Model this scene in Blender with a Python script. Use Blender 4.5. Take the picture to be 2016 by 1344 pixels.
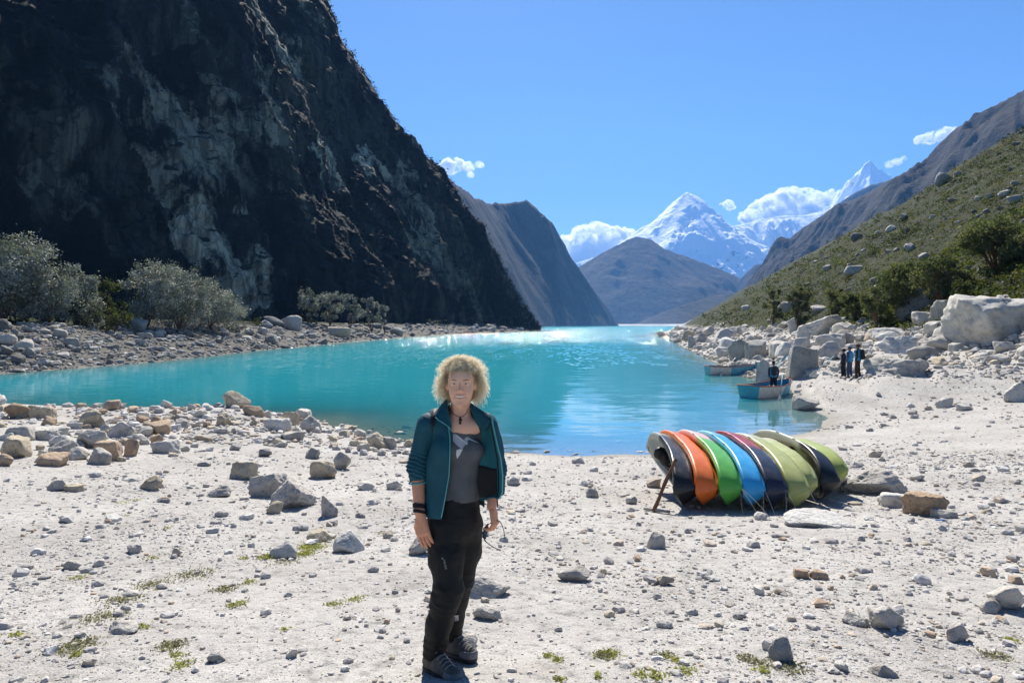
import bpy, math, random
import numpy as np
from mathutils import Vector, Matrix

for o in list(bpy.data.objects):
    bpy.data.objects.remove(o)
SC = bpy.context.scene
COL = SC.collection
R = math.radians

# ------------------------------------------------------------------ camera
cam_d = bpy.data.cameras.new('camera')
cam_d.sensor_width = 36.0
cam_d.lens = 24.0
cam_d.shift_y = -32.0 / 2016.0
cam_d.clip_start = 0.05
cam_d.clip_end = 60000.0
cam = bpy.data.objects.new('camera', cam_d)
COL.objects.link(cam)
CZ = 3.8
cam.location = (0, 0, CZ)
cam.rotation_euler = (R(90), 0, 0)
SC.camera = cam

# ------------------------------------------------------------------ sky and sun
SUN_AZ, SUN_EL = R(-3.5), R(45)          # azimuth from +Y, negative = left
SUNV = Vector((math.sin(SUN_AZ) * math.cos(SUN_EL), math.cos(SUN_AZ) * math.cos(SUN_EL), math.sin(SUN_EL)))
world = bpy.data.worlds.new('World')
SC.world = world
world.use_nodes = True
wn = world.node_tree
bg = wn.nodes['Background']
sky = wn.nodes.new('ShaderNodeTexSky')
sky.sky_type = 'NISHITA'
sky.sun_disc = False
sky.sun_elevation = SUN_EL
sky.sun_rotation = SUN_AZ
sky.altitude = 4200
sky.air_density = 1.0
sky.dust_density = 3.5
sky.ozone_density = 3.5
hs = wn.nodes.new('ShaderNodeHueSaturation')
hs.inputs['Saturation'].default_value = 1.15
wn.links.new(sky.outputs[0], hs.inputs['Color'])
wn.links.new(hs.outputs[0], bg.inputs[0])
bg.inputs[1].default_value = 0.064
sun_d = bpy.data.lights.new('sun', 'SUN')
sun_d.energy = 5.0
sun_d.angle = R(0.53)
sun_d.color = (1.0, 0.942, 0.845)
sun = bpy.data.objects.new('sun', sun_d)
COL.objects.link(sun)
sun.location = (-40, 60, 90)
sun.rotation_euler = SUNV.to_track_quat('Z', 'Y').to_euler()
vs = SC.view_settings
vs.view_transform = 'Standard'
vs.look = 'None'
vs.gamma = 1.0
vs.use_curve_mapping = False
vs.exposure = 1.05
SC.cycles.max_bounces = 6
SC.cycles.diffuse_bounces = 3
SC.cycles.glossy_bounces = 3
SC.cycles.transmission_bounces = 3
SC.cycles.transparent_max_bounces = 8
SC.cycles.volume_bounces = 5
SC.cycles.sample_clamp_indirect = 6.0
SC.cycles.use_denoising = True

# ------------------------------------------------------------------ helpers
rng = np.random.default_rng(7)
random.seed(7)

def P(u, v, y):
    """point of the place seen at photograph position (u, v) at depth y"""
    return np.array(((u - 1008.0) / 1344.0 * y, y, CZ + (640.0 - v) / 1344.0 * y))

def _hash(ix, iy, iz, seed):
    h = (ix.astype(np.int64) * 374761393 + iy.astype(np.int64) * 668265263 + iz.astype(np.int64) * 2147483647 + seed * 974634541)
    h = (h ^ (h >> 13)) * 1274126177
    h = h & 0x7fffffff
    h = (h ^ (h >> 16)) * 60493
    return ((h & 0xffffff) / float(0xffffff))

def vnoise(p, seed=0):
    """value noise -1..1 on Nx3 points"""
    i = np.floor(p); f = p - i; i = i.astype(np.int64)
    f = f * f * f * (f * (f * 6 - 15) + 10)
    x, y, z = i[:, 0], i[:, 1], i[:, 2]
    fx, fy, fz = f[:, 0], f[:, 1], f[:, 2]
    def L(a, b, t): return a + (b - a) * t
    c = [[[_hash(x + a, y + b, z + c_, seed) for c_ in (0, 1)] for b in (0, 1)] for a in (0, 1)]
    r = L(L(L(c[0][0][0], c[1][0][0], fx), L(c[0][1][0], c[1][1][0], fx), fy),
          L(L(c[0][0][1], c[1][0][1], fx), L(c[0][1][1], c[1][1][1], fx), fy), fz)
    return r * 2 - 1

def fbm(p, oct=4, gain=0.5, lac=2.03, seed=0):
    s = np.zeros(len(p)); a = 1.0; q = np.array(p, float); n = 0.0
    for k in range(oct):
        s += a * vnoise(q, seed + k * 17); n += a
        a *= gain; q = q * lac + 13.7
    return s / n

def ridged(p, oct=4, gain=0.5, lac=2.1, seed=0):
    s = np.zeros(len(p)); a = 1.0; q = np.array(p, float); n = 0.0
    for k in range(oct):
        s += a * (1 - np.abs(vnoise(q, seed + k * 31)) * 2); n += a
        a *= gain; q = q * lac + 5.3
    return s / n

def sstep(a, b, x):
    t = np.clip((x - a) / (b - a), 0, 1)
    return t * t * (3 - 2 * t)

def build_mesh(name, verts, faces, smooth=True, attrs=None, loops_total=None):
    me = bpy.data.meshes.new(name)
    verts = np.ascontiguousarray(verts, dtype=np.float32)
    me.vertices.add(len(verts))
    me.vertices.foreach_set('co', verts.ravel())
    if isinstance(faces, np.ndarray):
        n, k = faces.shape
        flat = np.ascontiguousarray(faces, dtype=np.int32).ravel()
        starts = np.arange(0, n * k, k, dtype=np.int32)
    else:
        flat = np.array([i for f in faces for i in f], dtype=np.int32)
        lens = np.array([len(f) for f in faces], dtype=np.int32)
        starts = np.concatenate(([0], np.cumsum(lens)[:-1])).astype(np.int32)
        n = len(faces)
    me.loops.add(len(flat))
    me.loops.foreach_set('vertex_index', flat)
    me.polygons.add(n)
    me.polygons.foreach_set('loop_start', starts)
    me.update(calc_edges=True)
    me.polygons.foreach_set('use_smooth', np.full(n, bool(smooth)))
    for an, arr in (attrs or {}).items():
        arr = np.asarray(arr, dtype=np.float32)
        if arr.ndim == 1:
            a = me.attributes.new(an, 'FLOAT', 'POINT')
            a.data.foreach_set('value', arr)
        else:
            a = me.attributes.new(an, 'FLOAT_COLOR', 'POINT')
            if arr.shape[1] == 3:
                arr = np.concatenate([arr, np.ones((len(arr), 1), np.float32)], 1)
            a.data.foreach_set('color', np.ascontiguousarray(arr).ravel())
    return me

def link(name, me, m=None, parent=None, loc=None, rot=None, scale=None):
    o = bpy.data.objects.new(name, me)
    COL.objects.link(o)
    if m is not None and me is not None:
        if len(me.materials) == 0:
            me.materials.append(m)
    if parent is not None:
        o.parent = parent
    if loc is not None: o.location = loc
    if rot is not None: o.rotation_euler = rot
    if scale is not None: o.scale = scale
    return o

def mesh_obj(name, verts, faces, m=None, parent=None, smooth=True, attrs=None, loc=None, rot=None, scale=None):
    return link(name, build_mesh(name, verts, faces, smooth, attrs), m, parent, loc, rot, scale)

def empty(name, loc=(0, 0, 0), rot=(0, 0, 0)):
    o = bpy.data.objects.new(name, None)
    COL.objects.link(o)
    o.location = loc; o.rotation_euler = rot
    return o

def tag(o, label=None, cat=None, group=None, kind=None):
    if label: o['label'] = label
    if cat: o['category'] = cat
    if group: o['group'] = group
    if kind: o['kind'] = kind
    return o

def grid_faces(nr, nc, wrap=False):
    r = np.arange(nr - 1)[:, None]; c = np.arange(nc if wrap else nc - 1)[None, :]
    a = r * nc + c; b = r * nc + (c + 1) % nc
    return np.stack([a, b, b + nc, a + nc], -1).reshape(-1, 4)

def tri(faces):
    return np.concatenate([faces[:, [0, 1, 2]], faces[:, [0, 2, 3]]])

class Merge:
    """collects many small pieces into one mesh"""
    def __init__(s): s.v = []; s.f = []; s.c = []; s.n = 0
    def add(s, v, f, c=None):
        s.v.append(np.asarray(v, float)); s.f.append(np.asarray(f) + s.n); s.n += len(v)
        if c is not None: s.c.append(np.broadcast_to(np.asarray(c, float), (len(v), 3)))
    def obj(s, name, m, parent=None, smooth=True, **k):
        at = {'col': np.concatenate(s.c)} if s.c else None
        return mesh_obj(name, np.concatenate(s.v), np.concatenate(s.f), m, parent, smooth, at, **k)

# ------------------------------------------------------------------ material helpers
class NT:
    def __init__(s, name):
        s.m = bpy.data.materials.new(name); s.m.use_nodes = True
        s.t = s.m.node_tree; s.b = s.t.nodes['Principled BSDF']; s.out = s.t.nodes['Material Output']
    def n(s, typ, **kw):
        nd = s.t.nodes.new('ShaderNode' + typ)
        for k, v in kw.items():
            if k.startswith('i_'):
                nd.inputs[k[2:].replace('_', ' ')].default_value = v
            else:
                setattr(nd, k, v)
        return nd
    def l(s, a, b): s.t.links.new(a, b)
    def pos(s): return s.n('NewGeometry').outputs['Position']
    def objc(s): return s.n('TexCoord').outputs['Object']
    def attr(s, name, out='Fac'): return s.n('Attribute', attribute_name=name).outputs[out]
    def scale(s, vec, sc):
        mp = s.n('Mapping'); s.l(vec, mp.inputs[0]); mp.inputs['Scale'].default_value = sc
        return mp.outputs[0]
    def noise(s, vec, scale, detail=4, rough=0.55, out=0, dist=0.0):
        nd = s.n('TexNoise'); s.l(vec, nd.inputs['Vector'])
        nd.inputs['Scale'].default_value = scale; nd.inputs['Detail'].default_value = detail
        nd.inputs['Roughness'].default_value = rough; nd.inputs['Distortion'].default_value = dist
        return nd.outputs[out]
    def vor(s, vec, scale, feature='F1', out=0):
        nd = s.n('TexVoronoi', feature=feature); s.l(vec, nd.inputs['Vector']); nd.inputs['Scale'].default_value = scale
        return nd.outputs[out]
    def ramp(s, fac, stops, interp='LINEAR'):
        nd = s.n('ValToRGB'); nd.color_ramp.interpolation = interp
        e = nd.color_ramp.elements
        while len(e) < len(stops): e.new(0.5)
        for el, (p, c) in zip(e, stops):
            el.position = p
            el.color = (c, c, c, 1) if isinstance(c, (int, float)) else (*c, 1)
        s.l(fac, nd.inputs[0]); return nd.outputs[0]
    def mix(s, fac, a, b, mode='MIX'):
        nd = s.n('MixRGB', blend_type=mode)
        for k, x in ((0, fac), (1, a), (2, b)):
            if isinstance(x, (int, float)): nd.inputs[k].default_value = x if k == 0 else (x, x, x, 1)
            elif isinstance(x, tuple): nd.inputs[k].default_value = (*x, 1)
            else: s.l(x, nd.inputs[k])
        return nd.outputs[0]
    def math(s, op, a, b=None, clamp=False):
        nd = s.n('Math', operation=op, use_clamp=clamp)
        for k, x in ((0, a), (1, b)):
            if x is None: continue
            if isinstance(x, (int, float)): nd.inputs[k].default_value = x
            else: s.l(x, nd.inputs[k])
        return nd.outputs[0]
    def bump(s, h, strength=0.5, dist=0.05, normal=None):
        nd = s.n('Bump'); nd.inputs['Strength'].default_value = strength; nd.inputs['Distance'].default_value = dist
        s.l(h, nd.inputs['Height'])
        if normal is not None: s.l(normal, nd.inputs['Normal'])
        return nd.outputs[0]
    def set(s, color=None, rough=None, normal=None, spec=None):
        for k, x in (('Base Color', color), ('Roughness', rough), ('Normal', normal), ('Specular IOR Level', spec)):
            if x is None: continue
            if isinstance(x, tuple): s.b.inputs[k].default_value = (*x, 1)
            elif isinstance(x, (int, float)): s.b.inputs[k].default_value = x
            else: s.l(x, s.b.inputs[k])
        return s.m

def plain(name, c, rough=0.6, var=0.15, scale=8.0, bump=0.0, bscale=60.0, spec=0.4, metal=0.0):
    t = NT(name); v = t.objc()
    n = t.noise(v, scale, 4)
    d = tuple(x * (1 - var) for x in c); e = tuple(min(1, x * (1 + var)) for x in c)
    col = t.ramp(n, [(0.3, d), (0.7, e)])
    nm = t.bump(t.noise(v, bscale, 3), bump, 0.01) if bump else None
    t.b.inputs['Metallic'].default_value = metal
    return t.set(col, rough, nm, spec)
# ------------------------------------------------------------------ the lake outline and the lie of the land
FD = 1.9        # the far end of the valley lies about three kilometres away
def PF(u, v, y): return P(u, v, y * FD)
LAKE = np.array([(-130,46),(-60,40),(-30,32),(-22.3,29.7),(-14.5,27.5),(-10.6,28.2),(-8,27.3),(-4.9,23.2),(-3.4,21.8),(-0.1,20.2),
 (2.1,19.9),(4.3,19.9),(6.2,20.5),(8,22),(10.7,24.4),(13.0,28),(13.6,32),(15.3,36.5),(17.0,42),(17.4,48),(17.6,52),(19,60),
 (21,71),(25,92),(28.8,113),(40,170),(54,255),(95,420),(125,520),(230,950),(420,1700),(250,1730),(78,1700),(60,1400),
 (20,1000),(-10,700),(-5,560),(18,500),(22,460),(16,425),(-2,360),(-23,284),(-33,210),(-36.6,160),(-38.5,102),(-37,71),
 (-40,54),(-75,57),(-130,62)], float)
LAKE[LAKE[:, 1] > 600] *= FD
LEFT_FROM = 32      # index of the first edge that belongs to the left shore

def lake_sd(x, y):
    """signed distance to the shoreline (positive on land) and whether the nearest shore is the left one"""
    best = np.full(x.shape, 1e12); idx = np.zeros(x.shape, int); inside = np.zeros(x.shape, bool)
    n = len(LAKE)
    for k in range(n):
        ax, ay = LAKE[k]; bx, by = LAKE[(k + 1) % n]
        dx, dy = bx - ax, by - ay
        t = np.clip(((x - ax) * dx + (y - ay) * dy) / (dx * dx + dy * dy), 0, 1)
        d = (x - ax - t * dx) ** 2 + (y - ay - t * dy) ** 2
        m = d < best
        best[m] = d[m]; idx[m] = k
        c = (ay > y) != (by > y)
        xi = ax + (y - ay) * dx / (dy if dy else 1e-9)
        inside ^= c & (x < xi)
    d = np.sqrt(best)
    return np.where(inside, -d, d), idx >= LEFT_FROM

AX, AY = math.sin(R(14)), math.cos(R(14))      # the valley axis

def land(x, y, fine=True):
    x = np.asarray(x, float); y = np.asarray(y, float)
    sd, left = lake_sd(x, y)
    s = AY * x - AX * y
    p2 = np.stack([x, y, np.zeros_like(x)], -1)
    wob = fbm(p2 / 9.0, 3, seed=3)
    sdw = sd + wob * np.clip(np.abs(sd) * 0.25, 0, 1.2)
    # lake bed
    bq = np.clip(-sdw, 0, 80)
    bed = -(0.055 * bq + 0.012 * np.clip(bq - 14, 0, 20) ** 2 + 0.3 * np.clip(bq - 34, 0, 60))
    # near beach and right bank
    right = sstep(27, 34, y) * sstep(5, 12, x)
    b = 0.117 * np.clip(sdw, 0, 26) + 0.03 * np.clip(sdw - 26, 0, 400)
    b = b + right * (0.42 * sstep(0.4, 2.2, sdw) + 0.25 * sstep(3.2, 4.4, sdw))
    # terraces washed into the right bank
    tq = (sdw * 0.42 + 0.9 * wob + 0.01 * y) % 1.0
    ter = (sstep(0.0, 0.16, tq) - tq) * 0.42 * right * sstep(0.3, 1.5, sdw) * (1 - sstep(9, 13, sdw))
    b = b + ter
    # a wave-thrown bar of stones at the left end of the beach
    bar = 0.45 * np.exp(-((sdw - 3.0) / 2.2) ** 2) * sstep(-5.5, -11, x) * (y < 45) * (sd > 0)
    b = b + bar
    toe = s + 16 * sstep(45, 250, y)
    hq = np.clip(toe - 15.5, 0, None)
    hill = 0.535 * (np.sqrt(hq * hq + 9.0) - 3.0)
    hill = np.where(hill > 92, 92 + (hill - 92) * 0.12, hill)
    hn = fbm(p2 / 60.0, 5, 0.5, seed=11) * 9.0 + fbm(p2 / 9.0, 3, 0.5, seed=14) * 1.1
    hill = hill + hn * sstep(3, 60, hq) * 0.9 + fbm(p2 / 5.0, 3, seed=15) * 0.5 * sstep(0.5, 8, hq)
    zr = np.where(sdw > 0, b + np.where(sd > 0, hill, 0), bed)
    zl = np.where(sdw > 0, 0.27 * np.clip(sdw, 0, 15) + 0.02 * np.clip(sdw - 15, 0, 100), bed)
    zl = zl + np.where(sdw > 0, fbm(p2 / 6.0, 4, seed=21) * 0.9 * sstep(2, 12, sdw), 0)
    far = sstep(1690 * FD, 1760 * FD, y)
    zl = zl * (1 - far) + far * np.clip(sdw, 0, 1e4) * 0.012
    zr = zr * (1 - sstep(1700 * FD, 2100 * FD, y)) + sstep(1700 * FD, 2100 * FD, y) * 6
    z = np.where(left, zl, zr)
    near = np.clip(1 - np.hypot(x, y) / 60.0, 0, 1)
    z = z + np.where(sd > -4, fbm(p2 / 1.6, 4, seed=5) * 0.055 * near, 0) * sstep(-3.0, 1.5, sd)
    # water-cut lee hollows between foreground stones
    if fine:
        z = z + fbm(p2 / 0.22, 3, 0.6, seed=8) * 0.011 * near * near
    return z

def veg_mask(x, y):
    sd, left = lake_sd(x, y)
    s = AY * x - AX * y
    toe = s + 16 * sstep(45, 250, y)
    p2 = np.stack([x, y, np.zeros_like(x)], -1)
    w = fbm(p2 / 7.0, 4, seed=33) * 3.0
    v = sstep(17.0, 21.5, toe + w) * (sd > 0)
    vl = sstep(14, 17, sd + w * 0.6)
    return np.where(left, vl, v) * (y < 1650 * FD)

def shore_shade_mask(x, y):  # where the left shore ground is darkened to stand for shade
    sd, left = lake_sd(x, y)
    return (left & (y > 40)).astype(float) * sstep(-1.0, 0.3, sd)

def ground_z(x, y):
    return float(land(np.array([x], float), np.array([y], float))[0])

# ground sheet: a fan whose cells grow with distance
NRAD, NAZ = 470, 540
rad = 0.9 * (4600 / 0.9) ** (np.linspace(0, 1, NRAD) ** 1.0)
az = np.linspace(R(-63), R(60), NAZ)
RR, AA = np.meshgrid(rad, az, indexing='ij')
GX = (RR * np.sin(AA)).ravel(); GY = (RR * np.cos(AA)).ravel() - 0.6
GZ = land(GX, GY)
gf = grid_faces(NRAD, NAZ)[:, ::-1]

def ground_material():
    t = NT('shore_ground'); p = t.pos()
    veg = t.attr('veg')
    n1 = t.noise(p, 0.55, 6, 0.6); n2 = t.noise(p, 9.0, 6, 0.65); n3 = t.noise(p, 90.0, 3, 0.6)
    sand = t.ramp(n1, [(0.3, (0.37, 0.35, 0.325)), (0.55, (0.465, 0.445, 0.415)), (0.75, (0.52, 0.50, 0.47))])
    speck = t.ramp(n2, [(0.34, 0.50), (0.47, 0.95), (0.7, 1.12)])
    sand = t.mix(0.8, sand, speck, 'MULTIPLY')
    fine = t.ramp(n3, [(0.34, 0.45), (0.48, 1.0), (0.68, 1.18)])
    sand = t.mix(0.65, sand, fine, 'MULTIPLY')
    # damp, litter-stained patches
    stain = t.ramp(t.noise(p, 0.9, 5, 0.6), [(0.58, 0.0), (0.72, 0.6)])
    sand = t.mix(stain, sand, (0.30, 0.265, 0.235))
    sep = t.n('SeparateXYZ'); t.l(p, sep.inputs[0])
    wet = t.n('MapRange', clamp=True); t.l(sep.outputs[2], wet.inputs[0])
    wet.inputs[1].default_value = 0.16; wet.inputs[2].default_value = 0.02; wet.inputs[3].default_value = 0; wet.inputs[4].default_value = 1
    sand = t.mix(t.math('MULTIPLY', wet.outputs[0], 0.6), sand, (0.27, 0.25, 0.21))
    g1 = t.noise(p, 0.11, 6, 0.65); g2 = t.noise(p, 1.1, 5, 0.7)
    grass = t.ramp(g1, [(0.3, (0.014, 0.021, 0.005)), (0.5, (0.027, 0.036, 0.007)), (0.68, (0.050, 0.050, 0.013))])
    grass = t.mix(0.7, grass, t.ramp(g2, [(0.3, 0.4), (0.5, 0.9), (0.7, 1.3)]), 'MULTIPLY')
    rockm = t.ramp(t.noise(t.scale(p, (1, 1, 2.2)), 0.22, 6, 0.7), [(0.57, 0.0), (0.63, 1.0)])
    grass = t.mix(t.math('MULTIPLY', rockm, 0.35), grass, (0.13, 0.125, 0.115))
    shade_col = t.mix(1.0, t.ramp(t.noise(p, 0.8, 6, 0.7), [(0.3, (0.06, 0.056, 0.05)), (0.7, (0.17, 0.16, 0.14))]), t.ramp(n2, [(0.3, 0.6), (0.7, 1.15)]), 'MULTIPLY')
    sand = t.mix(t.attr('shore_shade'), sand, shade_col)  # cliff shade painted into the far left shore ground
    col = t.mix(veg, sand, grass)
    hsum = t.math('ADD', t.math('MULTIPLY', n2, 0.5), t.math('MULTIPLY', n3, 0.16))
    hsum = t.math('ADD', hsum, t.math('MULTIPLY', t.math('MULTIPLY', veg, g2), 14.0))
    nm = t.bump(hsum, 0.85, 0.07)
    m = t.set(col, 0.92, nm, 0.15)
    return m
M_ground = ground_material()
ground = mesh_obj('ground', np.stack([GX, GY, GZ], -1), gf, M_ground, attrs={'veg': veg_mask(GX, GY), 'shore_shade': shore_shade_mask(GX, GY)})
tag(ground, 'pale grey gravel shore running up into a green brushy hillside', kind='structure')

# ------------------------------------------------------------------ lake water
def water_material():
    t = NT('lake_water'); p = t.pos()
    dep = t.attr('depth')
    ka = t.math('SUBTRACT', 1.0, t.math('POWER', 2.718, t.math('MULTIPLY', dep, -4.2)))
    sep = t.n('SeparateXYZ'); t.l(p, sep.inputs[0])
    far = t.n('MapRange', clamp=True); t.l(sep.outputs[1], far.inputs[0])
    far.inputs[1].default_value = 55; far.inputs[2].default_value = 210; far.inputs[3].default_value = 0; far.inputs[4].default_value = 1
    fade = t.n('MapRange', clamp=True); t.l(sep.outputs[1], fade.inputs[0])
    fade.inputs[1].default_value = 250; fade.inputs[2].default_value = 1500; fade.inputs[3].default_value = 1.0; fade.inputs[4].default_value = 0.42
    # ripples as slopes: small ones everywhere, chop out in the open lake
    def slope(vec, scale, detail):
        c = t.noise(vec, scale, detail, 0.55, out=1)
        vm = t.n('VectorMath', operation='SUBTRACT'); t.l(c, vm.inputs[0]); vm.inputs[1].default_value = (0.5, 0.5, 0.5)
        return vm.outputs[0]
    def times(vec, fac):
        vm = t.n('VectorMath', operation='SCALE'); t.l(vec, vm.inputs[0])
        if isinstance(fac, float): vm.inputs['Scale'].default_value = fac
        else: t.l(fac, vm.inputs['Scale'])
        return vm.outputs[0]
    def plus(a_, b_):
        vm = t.n('VectorMath', operation='ADD'); t.l(a_, vm.inputs[0]); t.l(b_, vm.inputs[1]); return vm.outputs[0]
    pa = t.noise(t.scale(p, (0.12, 0.03, 1)), 1.0, 8, 0.8)
    pb = t.noise(t.scale(p, (0.4, 0.08, 1)), 1.0, 4, 0.7)
    patches = t.ramp(t.math('ADD', t.math('MULTIPLY', pa, 0.45), t.math('MULTIPLY', pb, 0.55)), [(0.46, 0.05), (0.60, 1.0)])
    calm = times(slope(t.scale(p, (0.5, 1.6, 1)), 1.2, 3), 0.075)
    chop = times(slope(t.scale(p, (2.6, 0.42, 1)), 1.0, 2), t.math('MULTIPLY', t.math('MULTIPLY', t.math('MULTIPLY', far.outputs[0], fade.outputs[0]), patches), 6.5))
    tot = plus(calm, chop)
    flat = t.n('VectorMath', operation='MULTIPLY'); t.l(tot, flat.inputs[0]); flat.inputs[1].default_value = (0.9, 1.0, 0.0)
    upv = t.n('VectorMath', operation='ADD'); t.l(flat.outputs[0], upv.inputs[0]); upv.inputs[1].default_value = (0, 0, 1)
    nmz = t.n('VectorMath', operation='NORMALIZE'); t.l(upv.outputs[0], nmz.inputs[0])
    nm = nmz.outputs[0]
    tint = t.noise(p, 0.03, 3)
    dif = t.n('BsdfDiffuse')
    t.l(t.ramp(tint, [(0.3, (0.026, 0.41, 0.51)), (0.7, (0.038, 0.46, 0.55))]), dif.inputs[0])
    tr = t.n('BsdfTransparent'); tr.inputs[0].default_value = (0.80, 0.96, 0.95, 1)
    body = t.n('MixShader'); t.l(ka, body.inputs[0]); t.l(tr.outputs[0], body.inputs[1]); t.l(dif.outputs[0], body.inputs[2])
    gl = t.n('BsdfGlossy'); gl.inputs['Roughness'].default_value = 0.07; t.l(nm, gl.inputs['Normal'])
    fr = t.n('Fresnel'); fr.inputs['IOR'].default_value = 1.33; t.l(nm, fr.inputs['Normal'])
    o = t.n('MixShader'); t.l(t.math('MULTIPLY', t.math('MINIMUM', fr.outputs[0], 0.75), 0.85), o.inputs[0]); t.l(body.outputs[0], o.inputs[1]); t.l(gl.outputs[0], o.inputs[2])
    t.t.nodes.remove(t.b)
    t.l(o.outputs[0], t.out.inputs[0])
    return t.m
M_water = water_material()
WD = -GZ
wf = grid_faces(NRAD, NAZ)[:, ::-1]
keep = (WD[wf].max(1) > -0.02)
wf = wf[keep]
used = np.unique(wf); remap = np.zeros(len(GX), int); remap[used] = np.arange(len(used))
lake = mesh_obj('lake', np.stack([GX[used], GY[used], np.zeros(len(used))], -1), remap[wf], M_water, attrs={'depth': np.clip(WD[used], 0, 50)})
tag(lake, 'milky turquoise mountain lake with sun glitter', kind='structure')

# ------------------------------------------------------------------ the dark cliff on the left
BASE = [(-330,20),(-230,60),(-160,120),(-112,185),(-74,248),(-40,318),(-8,380),(17,428)]
RID = [P(-900,-560,230),P(-400,-560,255),P(0,-500,300),P(300,-380,340),P(480,-230,362),P(580,-90,376),P(634,0,385),P(660,66,390),P(700,112,394),P(758,196,400),
       P(822,262,405),P(872,322,410),P(906,382,414),P(940,442,418),P(985,528,422),P(1030,602,426),P(1066,650,430)]
def resample(pts, n, power=1.0):
    pts = np.array(pts, float)
    if pts.shape[1] == 2: pts = np.concatenate([pts, np.full((len(pts), 1), 2.0)], 1)
    d = np.concatenate(([0], np.cumsum(np.linalg.norm(np.diff(pts, axis=0), axis=1)))); d /= d[-1]
    t = np.linspace(0, 1, n) ** power
    return np.stack([np.interp(t, d, pts[:, k]) for k in range(3)], -1)
NS, NH = 450, 360
Bc = resample(BASE, NS); Rc = resample(RID, NS)
f = np.linspace(0, 1, NH)[:, None, None]
hor = f ** 1.5
C = np.empty((NH, NS, 3))
C[..., :2] = Bc[None, :, :2] + (Rc[None, :, :2] - Bc[None, :, :2]) * hor
C[..., 2] = (Bc[None, :, 2] - 4) + (Rc[None, :, 2] - Bc[None, :, 2] + 4) * f[..., 0]
cp = C.reshape(-1, 3)
# outward direction of the wall
nrm = np.cross(np.gradient(C, axis=1), np.gradient(C, axis=0)).reshape(-1, 3)
nrm /= np.linalg.norm(nrm, axis=1)[:, None] + 1e-9
if nrm[:, 1].mean() > 0: nrm = -nrm
edge = np.minimum(1.0, (1 - np.repeat(np.linspace(0, 1, NH), NS)) * 8)        # quieter at the skyline
nose = np.minimum(1.0, (1 - np.tile(np.linspace(0, 1, NS), NH)) * 6 + 0.12)
amp = edge * nose
q = cp * np.array([1, 1, 0.55])
blk = np.floor(fbm(q / 26.0, 4, 0.5, seed=41) * 6 + ridged(q / 40, 3, seed=47) * 2) / 6.0          # stepped slabs
dsp = 13 * fbm(q / 55.0, 4, 0.5, seed=40) + 7 * blk + 3.2 * ridged(cp * np.array([1, 1, .35]) / 15.0, 4, 0.55, seed=43) + 1.5 * fbm(cp / 4.0, 3, 0.6, seed=44)
cp = cp + nrm * (dsp * amp)[:, None]
cp += np.stack([fbm(cp / 9.0, 4, 0.6, seed=45), np.zeros(len(cp)), fbm(cp / 9.0, 4, 0.6, seed=46)], -1) * ((1 - edge) * 2.4 * nose)[:, None]
cp[:, 0] += fbm(cp / 38.0, 3, 0.5, seed=48) * 9.0 * (1 - edge) * nose; cp[:, 2] += np.floor(fbm(cp / 30.0, 2, seed=49) * 4) * 2.2 * (1 - edge) * nose
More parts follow.
